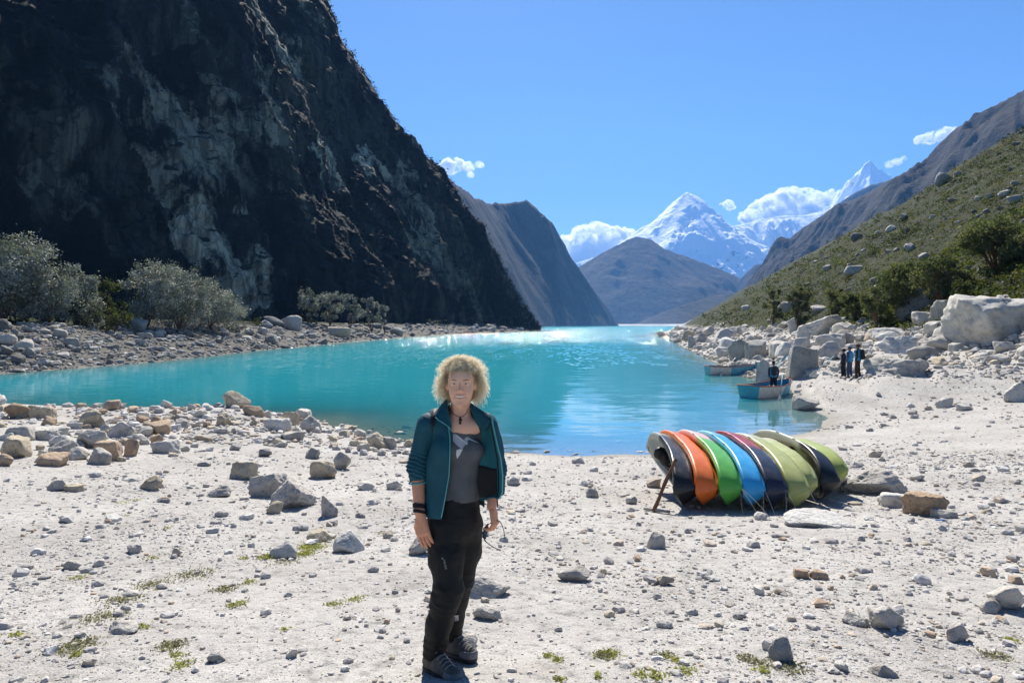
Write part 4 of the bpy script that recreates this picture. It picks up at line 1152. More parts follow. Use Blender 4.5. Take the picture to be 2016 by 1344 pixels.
# ------------------------------------------------------------------ clouds beyond the haze
def cloud_material(dens):
    t = NT('cloud_vapour'); t.t.nodes.remove(t.b)
    p = t.pos()
    a = t.noise(p, 0.0085 / FD, 7, 0.66, dist=0.6)
    d = t.ramp(a, [(0.42, 0.0), (0.60, 1.0)])
    pv = t.n('VolumePrincipled')
    pv.inputs['Color'].default_value = (1, 1, 1, 1)
    pv.inputs['Anisotropy'].default_value = 0.35
    t.l(t.math('MULTIPLY', d, dens), pv.inputs['Density'])
    t.l(pv.outputs[0], t.out.inputs['Volume'])
    return t.m
M_cloud = cloud_material(0.06 / FD); M_wisp = cloud_material(0.02 / FD)
def cloud(blobs, y, label, m, seed):
    """blobs: (u, v, radius in photograph pixels)"""
    v0, f0 = ICO[4]
    vs_, fs = [], []; n = 0
    sc = y * FD / 1344
    # one hull: the farthest blob surface in every direction from the middle would not be star shaped, so blobs are kept overlapping
    for k, (u, v, rp) in enumerate(blobs):
        c = P(u, v, y * FD + 60 * FD * math.sin(k * 2.1)); r = rp * sc
        d = v0 * np.array([1, 0.8, 0.8])
        w = d * r * 1.18 * (1 + 0.45 * fbm(v0 * 1.7 + k * 3.3 + seed, 4, 0.6, seed=seed))[:, None] + c
        vs_.append(w); fs.append(f0 + n); n += len(v0)
    o = mesh_obj('cloud', np.concatenate(vs_), np.concatenate(fs), m, smooth=True)
    tag(o, label, 'cloud')
cloud([(1120,486,26),(1150,470,28),(1180,462,26),(1206,470,24),(1232,464,18),(1150,496,36),(1200,492,34)], 8200, 'white cumulus bank left of the snow pyramid', M_cloud, 3)
cloud([(1476,428,18),(1500,414,24),(1528,402,30),(1558,394,28),(1586,392,24),(1610,398,22),(1636,388,16),(1655,380,9),(1540,424,34),(1590,420,30)], 8400, 'long white cloud above the snow ridge right of the pyramid', M_cloud, 9)
cloud([(1434,402,9),(1440,408,8),(1427,404,8)], 8000, 'small white cloud puff right above the pyramid shoulder', M_cloud, 14)
cloud([(884,328,17),(900,324,14),(920,330,11),(925,344,7),(944,324,9)], 7600, 'small broken cloud beside the dark cliff\'s edge', M_cloud, 21)
cloud([(1812,276,11),(1830,272,13),(1848,266,13),(1866,260,11),(1880,256,7)], 7800, 'thin slanting cloud over the right-hand spur', M_cloud, 27)
cloud([(1752,324,8),(1766,319,8),(1779,313,6)], 7900, 'faint wisp of cloud right of the small snow peak', M_wisp, 33)
# ------------------------------------------------------------------ sculpting with distance fields
class Sdf:
    def __init__(s, lo, hi, vox):
        s.lo = np.array(lo, float); s.vox = vox
        s.n = np.ceil((np.array(hi, float) - s.lo) / vox).astype(int) + 1
        s.d = np.full(s.n, 0.5, np.float32)
    def _blk(s, lo, hi, pad):
        a = np.clip(np.floor((np.array(lo) - pad - s.lo) / s.vox).astype(int), 0, s.n - 1)
        b = np.clip(np.ceil((np.array(hi) + pad - s.lo) / s.vox).astype(int) + 1, 1, s.n)
        if np.any(b <= a): return None, None
        ax = [(s.lo[i] + np.arange(a[i], b[i]) * s.vox).astype(np.float32) for i in range(3)]
        X, Y, Z = np.meshgrid(*ax, indexing='ij', sparse=True)
        return tuple(slice(a[i], b[i]) for i in range(3)), (X, Y, Z)
    def _put(s, sl, d, k, op):
        c = s.d[sl]
        if op == 'u':
            if k <= 0: c[...] = np.minimum(c, d)
            else:
                h = np.clip(0.5 + 0.5 * (c - d) / k, 0, 1)
                c[...] = c + (d - c) * h - k * h * (1 - h)
        elif op == 's':
            d = -d
            if k <= 0: c[...] = np.maximum(c, d)
            else:
                h = np.clip(0.5 - 0.5 * (c - d) / k, 0, 1)
                c[...] = c + (d - c) * h + k * h * (1 - h)
    def cone(s, a, b, ra, rb=None, k=0.01, op='u', sq=(1, 1, 1)):
        """tapered capsule; sq squeezes the three axes"""
        a = np.array(a, float); b = np.array(b, float); rb = ra if rb is None else rb
        r = max(ra, rb) * max(1 / min(sq), 1)
        sl, g = s._blk(np.minimum(a, b) - r, np.maximum(a, b) + r, k + 4 * s.vox)
        if sl is None: return s
        sx, sy, sz = sq
        ab = (b - a) * np.array(sq); L2 = max(float(ab @ ab), 1e-12)
        px = (g[0] - a[0]) * sx; py = (g[1] - a[1]) * sy; pz = (g[2] - a[2]) * sz
        t = np.clip((px * ab[0] + py * ab[1] + pz * ab[2]) / L2, 0, 1)
        d = np.sqrt((px - t * ab[0]) ** 2 + (py - t * ab[1]) ** 2 + (pz - t * ab[2]) ** 2) - (ra + (rb - ra) * t)
        s._put(sl, d.astype(np.float32), k, op); return s
    def chain(s, pts, rad_, k=0.01, op='u', sq=(1, 1, 1)):
        for i in range(len(pts) - 1): s.cone(pts[i], pts[i + 1], rad_[i], rad_[i + 1], k, op, sq)
        return s
    def ell(s, c, r, k=0.01, op='u', rot=None):
        c = np.array(c, float); r = np.array(r, float); m = r.max()
        sl, g = s._blk(c - m, c + m, k + 4 * s.vox)
        if sl is None: return s
        x = g[0] - c[0]; y = g[1] - c[1]; z = g[2] - c[2]
        if rot is not None:
            Rm = np.array(rot)
            x, y, z = (Rm[0, 0] * x + Rm[1, 0] * y + Rm[2, 0] * z, Rm[0, 1] * x + Rm[1, 1] * y + Rm[2, 1] * z, Rm[0, 2] * x + Rm[1, 2] * y + Rm[2, 2] * z)
        k0 = np.sqrt((x / r[0]) ** 2 + (y / r[1]) ** 2 + (z / r[2]) ** 2)
        k1 = np.sqrt((x / r[0] ** 2) ** 2 + (y / r[1] ** 2) ** 2 + (z / r[2] ** 2) ** 2) + 1e-9
        d = k0 * (k0 - 1) / k1
        s._put(sl, d.astype(np.float32), k, op); return s
    def noise(s, amp, scale, seed=0, stretch=(1, 1, 1), oct=2, where=None):
        near = np.abs(s.d) < max(3 * s.vox, 2 * amp)
        ix = np.argwhere(near)
        p = (s.lo + ix * s.vox) * np.array(stretch) / scale
        a = amp if where is None else amp * where(s.lo + ix * s.vox)
        s.d[near] += (fbm(p, oct, seed=seed) * a).astype(np.float32); return s
    def mesh(s):
        """naive surface nets"""
        d = s.d; ins = d < 0
        nx, ny, nz = d.shape
        cnt = np.zeros((nx - 1, ny - 1, nz - 1), np.int8)
        for i in (0, 1):
            for j in (0, 1):
                for k in (0, 1):
                    cnt += ins[i:nx - 1 + i, j:ny - 1 + j, k:nz - 1 + k]
        act = (cnt > 0) & (cnt < 8)
        cells = np.argwhere(act)
        idx = np.full(act.shape, -1, np.int64); idx[act] = np.arange(len(cells))
        acc = np.zeros((len(cells), 3)); num = np.zeros(len(cells))
        cor = [(i, j, k) for i in (0, 1) for j in (0, 1) for k in (0, 1)]
        for a in cor:
            for ax in range(3):
                if a[ax]: continue
                b = list(a); b[ax] = 1
                da = d[cells[:, 0] + a[0], cells[:, 1] + a[1], cells[:, 2] + a[2]]
                db = d[cells[:, 0] + b[0], cells[:, 1] + b[1], cells[:, 2] + b[2]]
                m = (da < 0) != (db < 0)
                t = np.where(m, da / np.where(m, da - db, 1), 0)
                pt = np.array(a, float)[None].repeat(len(cells), 0); pt[:, ax] += t
                acc[m] += pt[m]; num[m] += 1
        v = s.lo + (cells + acc / num[:, None]) * s.vox
        F = []
        for ax in range(3):
            o1, o2 = (ax + 1) % 3, (ax + 2) % 3
            sa = [slice(None)] * 3; sb = [slice(None)] * 3
            sa[ax] = slice(0, -1); sb[ax] = slice(1, None)
            A = ins[tuple(sa)]; B = ins[tuple(sb)]
            e = np.argwhere(A != B)
            e = e[(e[:, o1] > 0) & (e[:, o2] > 0) & (e[:, o1] < d.shape[o1] - 1) & (e[:, o2] < d.shape[o2] - 1)]
            flip = A[e[:, 0], e[:, 1], e[:, 2]]
            q = []
            for (p_, r_) in ((1, 1), (0, 1), (0, 0), (1, 0)):
                c = e.copy(); c[:, o1] -= p_; c[:, o2] -= r_
                q.append(idx[c[:, 0], c[:, 1], c[:, 2]])
            q = np.stack(q, 1); q[~flip] = q[~flip][:, ::-1]
            F.append(q)
        return v, np.concatenate(F)
def smooth_mesh(v, f, it=2, lam=0.5):
    e = np.concatenate([f[:, [0, 1]], f[:, [1, 2]], f[:, [2, 3]], f[:, [3, 0]]]) if f.shape[1] == 4 else np.concatenate([f[:, [0, 1]], f[:, [1, 2]], f[:, [2, 0]]])
    n = len(v)
    for _ in range(it):
        s = np.zeros_like(v); c = np.zeros(n)
        for a, b in ((0, 1), (1, 0)):
            for k in range(3): s[:, k] += np.bincount(e[:, a], v[e[:, b], k], n)
            c += np.bincount(e[:, a], minlength=n)
        v = v + lam * (s / np.maximum(c, 1)[:, None] - v)
    return v
def join_mf(parts):
    V = []; F = []; n = 0
    for v, f in parts:
        V.append(v); F.append(f + n); n += len(v)
    return np.concatenate(V), np.concatenate(F)
def rotx(a): c, s = math.cos(a), math.sin(a); return np.array([[1, 0, 0], [0, c, -s], [0, s, c]])
def roty(a): c, s = math.cos(a), math.sin(a); return np.array([[c, 0, s], [0, 1, 0], [-s, 0, c]])
def rotz(a): c, s = math.cos(a), math.sin(a); return np.array([[c, -s, 0], [s, c, 0], [0, 0, 1]])
# ------------------------------------------------------------------ the woman in the foreground
def make_woman():
    gz0 = 0.5 * (ground_z(-0.36, 3.52) + ground_z(-0.30, 3.78))
    dz = gz0 - 1.938                       # the figure is laid out for ground at 1.938
    def W(u, v, y): return P(u, v, y)
    root = empty('person', (-0.33, 3.62, gz0))
    tag(root, 'smiling woman with curly blond hair, open teal jacket, grey hummingbird shirt and black trousers', 'person')
    off = np.array([-0.33, 3.62, 1.938])
    def put(name, v, f, m, smooth=True, attrs=None, parent=None):
        return mesh_obj(name, np.asarray(v) - off, f, m, parent or root, smooth, attrs)

    # ---------------- skin
    H = W(908, 768, 3.60)
    HS = Sdf(H + [-.10, -.15, -.27], H + [.10, .13, .14], 0.0026)
    def h(x, y, z): return H + np.array([x, y, z])
    HS.ell(h(0, .014, .026), (.073, .092, .090), 0.01)
    HS.ell(h(0, -.022, -.034), (.060, .066, .078), 0.03)
    HS.ell(h(0, -.066, .040), (.042, .020, .034), 0.03)
    HS.ell(h(0, -.052, -.070), (.044, .036, .040), 0.02)
    HS.ell(h(0, -.078, -.100), (.019, .016, .015), 0.018)
    for sx in (-1, 1):
        HS.ell(h(sx * .034, -.058, -.030), (.022, .022, .034), 0.02)         # raised cheeks
        HS.ell(h(sx * .031, -.088, .010), (.015, .0075, .0075), 0.010, 's')      # eye sockets
        HS.ell(h(sx * .030, -.073, .0105), (.0175, .0125, .0105), 0.003)          # lids
        HS.ell(h(sx * .030, -.070, .030), (.022, .014, .020), 0.016)   # smooth brow
        HS.ell(h(sx * .0095, -.095, -.026), (.0070, .008, .0065), 0.004)         # nostril wings
        HS.ell(h(sx * .074, .012, -.005), (.010, .019, .031), 0.008)            # ears
        HS.cone(h(sx * .016, -.094, -.038), h(sx * .034, -.078, -.060), .003, .003, 0.008, 's')   # smile lines
    HS.cone(h(0, -.084, .016), h(0, -.105, -.020), .0062, .0090, 0.008)        # nose
    HS.ell(h(0, -.107, -.0225), (.0092, .009, .0080), 0.004)
    HS.ell(h(0, -.098, -.0585), (.024, .014, .0085), 0.003, 's')               # open smiling mouth
    for sx in (-1, 1): HS.ell(h(sx * .020, -.092, -.0545), (.014, .014, .0055), 0.003, 's')
    HS.chain([h(-.033, -.078, -.047), h(-.014, -.090, -.0488), h(0, -.093, -.0495), h(.014, -.090, -.0488), h(.033, -.078, -.047)], [.0018, .0030, .0030, .0030, .0018], 0.003)
    HS.chain([h(-.032, -.078, -.049), h(-.018, -.086, -.063), h(0, -.089, -.0695), h(.018, -.086, -.063), h(.032, -.078, -.049)], [.0016, .0030, .0036, .0030, .0016], 0.003)
    nb = W(905, 838, 3.640)
    HS.cone(h(0, .012, -.06), nb + [0, 0, 0], .050, .053, 0.022)
    HS.cone(nb + [0, -.01, 0.0], nb + [0, .01, -.1], .058, .10, 0.03)
    HS.cone(h(-.030, -.01, -.085), W(897, 838, 3.59), .009, .008, 0.02)
    HS.cone(h(.030, -.01, -.085), W(913, 838, 3.59), .009, .008, 0.02)
    HS.ell(W(907, 852, 3.60), (.125, .05, .05), 0.03)
    hv, hf = HS.mesh(); hv = smooth_mesh(hv, hf, 2, 0.5)

    # arms with hands
    def hand(S, wrist, dirn, palm_n, side, curl, L=0.092):
        """palm, four fingers and a thumb; dirn towards the finger tips, palm_n out of the palm"""
        dirn = np.array(dirn, float); dirn /= np.linalg.norm(dirn)
        pn = np.array(palm_n, float); pn -= pn @ dirn * dirn; pn /= np.linalg.norm(pn)
        ac = np.cross(dirn, pn) * side
        kn = wrist + dirn * L
        for q in (-.027, -.009, .009, .026):
            S.cone(wrist + dirn * .012 + ac * q * .6, kn + ac * q, .0135, .0115, 0.010)
        lens = (.060, .076, .080, .070)
        for q, l in zip((-.030, -.0105, .0095, .029), lens):
            p0 = kn + ac * q; d0 = dirn + ac * q * 1.5; d0 /= np.linalg.norm(d0)
            pts = [p0]; ang = 0.0; pos = p0
            for sgm, fr in enumerate((.45, .32, .23)):
                ang += curl[sgm]
                dd = d0 * math.cos(ang) + pn * math.sin(ang)
                pos = pos + dd * l * fr; pts.append(pos)
            S.chain(pts, [.0095, .0085, .0078, .0065], 0.003)
        t0 = wrist + dirn * .025 + ac * .024
        td = dirn * .72 + ac * .55 + pn * .38; td /= np.linalg.norm(td)
        t1 = t0 + td * .042; td2 = dirn * .92 + ac * .12 + pn * .38; td2 /= np.linalg.norm(td2)
        t2 = t1 + td2 * .032; t3 = t2 + (td2 + dirn * .3) / 1.25 * .025
        S.chain([t0, t1, t2, t3], [.0150, .0115, .0100, .0080], 0.006)
    r_el = W(822, 935, 3.640); r_wr = W(826, 1018, 3.560)
    AR = Sdf(W(826, 1000, 3.57) - [.09, .12, .30], W(826, 1000, 3.57) + [.12, .13, .20], 0.0032)
    AR.cone(r_el + (r_el - r_wr) * .1, r_wr, .043, .026, 0.01)
    AR.cone(r_wr, W(828, 1026, 3.556), .025, .026, 0.012, sq=(1, 1.25, 1))
    hand(AR, W(828, 1026, 3.556), W(838, 1086, 3.515) - W(828, 1026, 3.556), (0.35, 0.9, 0.0), -1, (.22, .28, .2))
    av, af = AR.mesh(); av = smooth_mesh(av, af, 1, 0.4)
    l_el = W(980, 940, 3.700); l_wr = W(968, 1008, 3.600)
    AL = Sdf(W(972, 1000, 3.6) - [.11, .14, .20], W(972, 1000, 3.6) + [.10, .14, .20], 0.0032)
    AL.cone(l_el, l_wr, .040, .026, 0.01)
    hand(AL, W(970, 1013, 3.592), W(978, 1062, 3.570) - W(970, 1013, 3.592), (-0.75, 0.25, -0.1), 1, (.75, .75, .5), 0.075)
    lv, lf = AL.mesh(); lv = smooth_mesh(lv, lf, 1, 0.4)
    # trunk and legs under the clothes keep the body whole
    BS = Sdf(W(900, 1000, 3.62) - [.30, .25, 1.0], W(900, 1000, 3.62) + [.32, .25, .50], 0.011)
    sh_r, sh_l = W(842, 852, 3.635), W(962, 853, 3.675)
    BS.cone(W(903, 862, 3.65), W(899, 935, 3.65), .115, .105, 0.04, sq=(1, 1.25, 1)); BS.cone(W(899, 935, 3.65), W(897, 1020, 3.65), .105, .125, 0.04, sq=(1, 1.2, 1))
    BS.cone(sh_r, r_el, .045, .036, .03).cone(r_el, r_wr, .036, .022, .01).cone(sh_l, l_el, .045, .036, .03).cone(l_el, l_wr, .036, .022, .01)
    BS.cone(sh_r, sh_l, .05, .05, .03).cone(W(904, 820, 3.64), W(903, 870, 3.65), .046, .06, .02)
    RL = [W(876, 1045, 3.615), W(883, 1172, 3.545), W(856, 1300, 3.585)]; LL = [W(915, 1042, 3.68), W(904, 1152, 3.720), W(889, 1268, 3.79)]
    BS.chain(RL, [.075, .05, .035], .03).chain(LL, [.075, .05, .035], .03)
    bv, bf = BS.mesh()
    sv, sf = join_mf([(hv, hf), (av, af), (lv, lf), (bv, bf)])
    # skin colour: sun-reddened nose and cheeks, lips
    col = np.tile(np.array([0.92, 0.53, 0.36]), (len(sv), 1))
    armv = sv[:, 2] < W(0, 900, 3.6)[2]; col[armv] = (0.72, 0.34, 0.21)
    q = sv - H
    def blend(c, w): 
        nonlocal col
        col = col * (1 - w[:, None]) + np.array(c) * w[:, None]
    for c0, r0, s0 in (((0, -.10, -.02), .016, .14), ((-.037, -.075, -.03), .022, .10), ((.037, -.075, -.03), .022, .10), ((0, -.06, -.14), .08, .25)):
        dd = np.linalg.norm(q - np.array(c0), axis=1); blend((0.60, 0.25, 0.18), np.exp(-(dd / r0) ** 2) * s0)
    lipc = -.0585 + .009 * (q[:, 0] / .03) ** 2
    lipd = np.hypot(q[:, 0] / .032, (q[:, 2] - lipc - .001) / .0118)
    blend((0.72, 0.27, 0.21), ((lipd < 1.0) & (q[:, 1] < -.070)).astype(float) * 0.5)
    blend((0.95, 0.60, 0.43), np.exp(-(np.linalg.norm(q - np.array((0, -.08, .055)), axis=1) / .035) ** 2) * .5)
    t = NT('skin'); a = t.attr('col', 'Color')
    nz = t.noise(t.objc(), 180, 3)
    c_ = t.mix(0.25, a, t.ramp(nz, [(0.3, 0.75), (0.7, 1.15)]), 'MULTIPLY')
    t.set(c_, 0.6, t.bump(nz, 0.25, 0.002), 0.08)
    t.b.inputs['Subsurface Weight'].default_value = 0.2
    t.b.inputs['Subsurface Radius'].default_value = (0.012, 0.005, 0.003)
    body = put('body', sv, sf, t.m, True, {'col': col})
    # eyes, teeth, brows
    M_eye = plain('eye_white', (0.62, 0.6, 0.58), 0.2, 0.05); M_iris = plain('eye_iris', (0.05, 0.07, 0.08), 0.15, 0.2, 200); M_teeth = plain('teeth', (0.92, 0.82, 0.68), 0.5, 0.05, spec=0.1)
    M_brow = plain('eyebrow', (0.26, 0.16, 0.10), 0.8)
    v0, f0 = ICO[3]
    for sx in (-1, 1):
        e = h(sx * .030, -.0795, .0085)
        eye = put('eye', v0 * [.0135, .0075, .0048] + e, f0, M_eye)
        put('iris', v0 * [.0046, .0025, .0042] + e + [0, -.0062, 0.0003], f0, M_iris, parent=eye)
        s_ = np.linspace(0, 1, 9)
        br = np.stack([H[0] + sx * (.017 + .032 * s_), H[1] - .0940 + .015 * s_ ** 1.6, H[2] + .0255 + .0045 * np.sin(s_ * 2.2)], -1)
        put('eyebrow', *tube(br, .0012 + .0012 * np.sin(s_ * 3.1), 6), M_brow)
        lash = np.stack([H[0] + sx * (.016 + .030 * s_), H[1] - .0868 + .006 * np.abs(s_ - .4), H[2] + .0105 + .0045 * np.sin(s_ * 3.14)], -1)
        put('eyelash', *tube(lash, .0008, 5), M_brow)
    tp = np.stack([np.linspace(-.024, .024, 9) + H[0], H[1] - .0875 + .009 * np.linspace(-1, 1, 9) ** 2, np.full(9, H[2] - .0555) + .005 * np.linspace(-1, 1, 9) ** 2], -1)
    put('teeth', *tube(tp, .0056, 8), M_teeth)

    # ---------------- hair: loose curls
    rg = np.random.default_rng(5)
    N = 7500; n = 18
    d = rg.normal(size=(N * 4, 3)); d /= np.linalg.norm(d, axis=1)[:, None]
    face = (d[:, 1] < -0.10) & (d[:, 2] < 0.44) & (np.abs(d[:, 0]) < 0.95)
    d = d[~face & (d[:, 2] > -0.72)][:N]; N = len(d)
    p0 = d * np.array([.070, .090, .088]) + np.array([0, .014, .026])
    s_ = np.linspace(0, 1, n)
    lock = np.round(d * 5) * 12.9; lk = np.stack([np.sin(lock.sum(1) * 1.7), np.sin(lock.sum(1) * 2.3 + 1), np.sin(lock.sum(1) * 3.1 + 2)], -1)
    outd = d * np.array([1.0, .9, .95]) + rg.normal(scale=.13, size=(N, 3)) + lk * .20; outd[:, 2] -= .10; outd /= np.linalg.norm(outd, axis=1)[:, None]
    HE = np.array([.157, .140, .140]); hc0 = np.array([0, .018, .026])
    q0 = (p0 - hc0) / HE; q1 = outd / HE
    aa = (q1 * q1).sum(1); bb = (q0 * q1).sum(1); cc = (q0 * q0).sum(1) - 1
    Ln = (-bb + np.sqrt(np.maximum(bb * bb - aa * cc, 1e-6))) / aa * (rg.uniform(.55, 1.04, N) + .10 * lk[:, 0]) * np.where(d[:, 1] < -.25, .62, 1)
    sag = (np.abs(d[:, 0]) > .45) & (d[:, 2] < .35)
    path = p0[:, None] + outd[:, None] * (Ln[:, None] * s_)[..., None]
    path[..., 2] -= np.where(sag, rg.uniform(.2, 1.0, N), .08)[:, None] * .075 * s_[None] ** 2
    rc = rg.uniform(.004, .013, N); fr = rg.uniform(.8, 2.6, N); ph = rg.uniform(0, 6.28, N)
    ax = np.cross(outd, rg.normal(size=(N, 3))); ax /= np.linalg.norm(ax, axis=1)[:, None]; bx_ = np.cross(outd, ax)
    ang = ph[:, None] + fr[:, None] * 6.283 * s_[None]
    env = np.minimum(1, s_ * 3)[None, :, None]
    path += env * rc[:, None, None] * (np.cos(ang)[..., None] * ax[:, None] + np.sin(ang)[..., None] * bx_[:, None])
    # keep curls off the face
    inf = (np.abs(path[..., 0]) < .062) & (path[..., 1] < -.03) & (path[..., 2] < .062)
    bad = inf.sum(1) > 2
    good = ~bad
    path = path[good]; rc = rc[good]; N = int(good.sum())
    wd = (rg.uniform(.00055, .0011, N)[:, None] * (1 - .55 * s_[None]))
    side = np.cross(np.gradient(path, axis=1), rg.normal(size=(N, 1, 3))); side /= np.linalg.norm(side, axis=2)[..., None] + 1e-9
    V = np.stack([path - side * wd[..., None], path + side * wd[..., None]], 2).reshape(-1, 3) + H
    base = (np.arange(N) * n * 2)[:, None] + (np.arange(n - 1) * 2)[None]
    F = np.stack([base, base + 1, base + 3, base + 2], -1).reshape(-1, 4)
    tone = rg.uniform(.7, 1.05, N)
    root_dark = (np.array([.58, .42, .23])[None, None] * (1 - np.clip(s_ * 2.2, 0, 1))[None, :, None] + np.array([.98, .88, .68])[None, None] * np.clip(s_ * 2.2, 0, 1)[None, :, None])
    hc = np.repeat((root_dark * tone[:, None, None]).reshape(-1, 3), 2, 0)
    th = NT('blond_hair'); a = th.attr('col', 'Color'); th.set(a, 0.6, None, 0.08)
    tl = th.n('BsdfTranslucent'); th.l(a, tl.inputs[0]); mx = th.n('MixShader'); mx.inputs[0].default_value = .65
    th.l(th.b.outputs[0], mx.inputs[1]); th.l(tl.outputs[0], mx.inputs[2]); th.l(mx.outputs[0], th.out.inputs[0])
    hair = put('hair', V, F, th.m, True, {'col': hc})
    CS = Sdf(H - .13, H + .14, .006)
    CS.ell(h(0, .026, .036), (.082, .092, .090), 0); CS.ell(h(0, .05, -.03), (.085, .06, .08), .03); CS.noise(.008, .02, 3)
    cv, cf = CS.mesh(); put('scalp_hair', cv, cf, plain('hair_roots', (0.42, 0.29, 0.15), .9, .3, 60), parent=hair)

    # ---------------- shirt
    TS = Sdf(W(900, 930, 3.62) - [.24, .22, .30], W(900, 930, 3.62) + [.24, .24, .34], 0.005)
    TS.cone(W(904, 868, 3.655), W(902, 905, 3.650), .128, .132, 0.04, sq=(1, 1.2, 1))
    TS.cone(W(902, 905, 3.650), W(899, 965, 3.650), .128, .116, 0.04, sq=(1, 1.22, 1))
    TS.cone(W(899, 965, 3.650), W(897, 1000, 3.650), .116, .128, 0.04, sq=(1, 1.2, 1))
    TS.ell(W(885, 898, 3.560), (.062, .048, .055), 0.03); TS.ell(W(930, 898, 3.570), (.062, .048, .055), 0.03)
    TS.cone(W(862, 848, 3.65), W(945, 848, 3.665), .05, .05, 0.03)
    TS.ell(W(907, 823, 3.55), (.062, .12, .072), 0.006, 's')
    TS.noise(.0035, .05, 11, (1, 1, .5), 3)
    zc = W(900, 1003, 3.55)[2]
    zz = TS.lo[2] + np.arange(TS.n[2]) * TS.vox
    xx = TS.lo[0] + np.arange(TS.n[0]) * TS.vox
    TS.d = np.maximum(TS.d, (zc - zz)[None, None, :] + 0.02 * (xx[:, None, None] - W(900, 0, 3.6)[0]) * -1).astype(np.float32)
    tv, tf = TS.mesh(); tv = smooth_mesh(tv, tf, 2, .5)
    M_shirt = plain('grey_shirt', (0.115, 0.118, 0.125), 0.85, 0.15, 12, 0.3, 500, 0.2)
    shirt = put('t_shirt', tv, tf, M_shirt)
    from mathutils.bvhtree import BVHTree
    bvh = BVHTree.FromPolygons([tuple(x) for x in tv], [tuple(int(i) for i in x) for x in tf])
    def on_shirt(u, v, lift=.0025):
        o_ = Vector((0, 0, CZ)); dr = Vector(P(u, v, 3.0)) - o_; dr.normalize()
        loc, no, i, ds = bvh.ray_cast(o_, dr)
        if loc is None: return np.array(P(u, v, 3.5))
        return np.array(loc) - np.array(dr) * lift
    def zp(x, y): return 780 + x * .2605, 690 + y * .2605
    M_print = plain('bird_print', (0.48, 0.47, 0.50), 0.8, 0.06); M_print2 = plain('bird_print_light', (0.66, 0.65, 0.62), 0.8, 0.06)
    def decal(name, poly, m, cx=None):
        """flat print laid over the cloth: a fan of short strips"""
        poly = np.array(poly, float); c = poly.mean(0); V = []; F = []
        nn = len(poly)
        rings = 5
        for r in range(rings + 1):
            for k in range(nn * 4):
                e = k / 4.0; i = int(e) % nn; fr_ = e - int(e)
                q_ = poly[i] * (1 - fr_) + poly[(i + 1) % nn] * fr_
                V.append(on_shirt(*zp(*(c + (q_ - c) * r / rings))))
        V = np.array(V); F = grid_faces(rings + 1, nn * 4, wrap=True)
        return put(name, V, F, m, False, parent=shirt)
    decal('bird_wing', [(427, 670), (470, 700), (508, 738), (526, 752), (497, 792), (460, 760), (428, 728)], M_print)
    decal('bird_back', [(432, 664), (470, 690), (512, 722), (543, 752), (530, 758), (505, 734), (468, 702)], M_print2)
    decal('bird_head', [(514, 718), (524, 700), (548, 698), (556, 716), (536, 726), (546, 748), (532, 742)], M_print)
    decal('bird_beak', [(548, 704), (590, 724), (632, 743), (590, 733), (555, 717)], M_print2)
    decal('bird_tail', [(456, 796), (480, 788), (503, 791), (480, 836), (460, 862), (453, 830)], M_print2)

    # ---------------- jacket
    JS = Sdf(W(895, 930, 3.62) - [.30, .24, .36], W(900, 930, 3.62) + [.30, .26, .36], 0.0055)
    def torso(S, e, k):
        S.cone(W(900, 862, 3.665), W(898, 920, 3.660), .132 + e, .140 + e, k, sq=(1, 1.12, 1))
        S.cone(W(898, 920, 3.660), W(894, 1015, 3.655), .140 + e, .146 + e, k, sq=(1, 1.1, 1))
        S.cone(W(858, 846, 3.65), W(948, 848, 3.675), .056 + e, .056 + e, k)
    torso(JS, .022, .04)
    JS.ell(W(876, 900, 3.555), (.060, .056, .075), .04)
    JS.noise(.009, .075, 32, (1, 1, .4), 3)
    JS.noise(.004, .03, 33, (1, 1, .6), 2)
    # hollow it
    IN = Sdf(JS.lo, JS.lo + (JS.n - 1) * JS.vox, JS.vox); torso(IN, .008, .03)
    IN.d = IN.d[:JS.n[0], :JS.n[1], :JS.n[2]]
    JS.d = np.maximum(JS.d, -IN.d)
    # arm holes of the cuffs
    # open front: everything right of the zip line, in front of the body's side
    X = JS.lo[0] + np.arange(JS.n[0]) * JS.vox; Y = JS.lo[1] + np.arange(JS.n[1]) * JS.vox; Z = JS.lo[2] + np.arange(JS.n[2]) * JS.vox
    zl = [W(884, 800, 3.52), W(880, 832, 3.52), W(889, 857, 3.52), W(888, 911, 3.52), W(884, 964, 3.52), W(877, 1000, 3.52), W(870, 1034, 3.52)]
    zx = np.interp(-Z, [-p[2] for p in zl], [p[0] for p in zl])
    cut = np.minimum(X[:, None, None] - zx[None, None, :], (W(0, 0, 3.665)[1] - Y)[None, :, None])
    cut = np.minimum(cut, (W(958, 0, 3.62)[0] - X)[:, None, None])
    JS.d = np.maximum(JS.d, cut.astype(np.float32))
    # neck hole and hem
    JS.cone(W(905, 842, 3.645), W(906, 790, 3.62), .058, .085, .0, 's')
    hem = W(0, 1033, 3.55)[2]
    hx = W(850, 0, 3.6)[0]
    JS.d = np.maximum(JS.d, ((hem - Z)[None, None, :] + 0.10 * np.clip(X - hx, 0, 1)[:, None, None]).astype(np.float32))
    jv, jf = JS.mesh(); jv = smooth_mesh(jv, jf, 2, .5)
    tj = NT('teal_fleece'); ov = tj.objc()
    tj.set(tj.ramp(tj.noise(ov, 9, 4), [(.3, (0.006, 0.060, 0.085)), (.7, (0.010, 0.088, 0.118))]), 0.72, tj.bump(tj.noise(ov, 420, 2), .3, .003), .3)
    M_teal = tj.m
    jacket = put('jacket', jv, jf, M_teal)
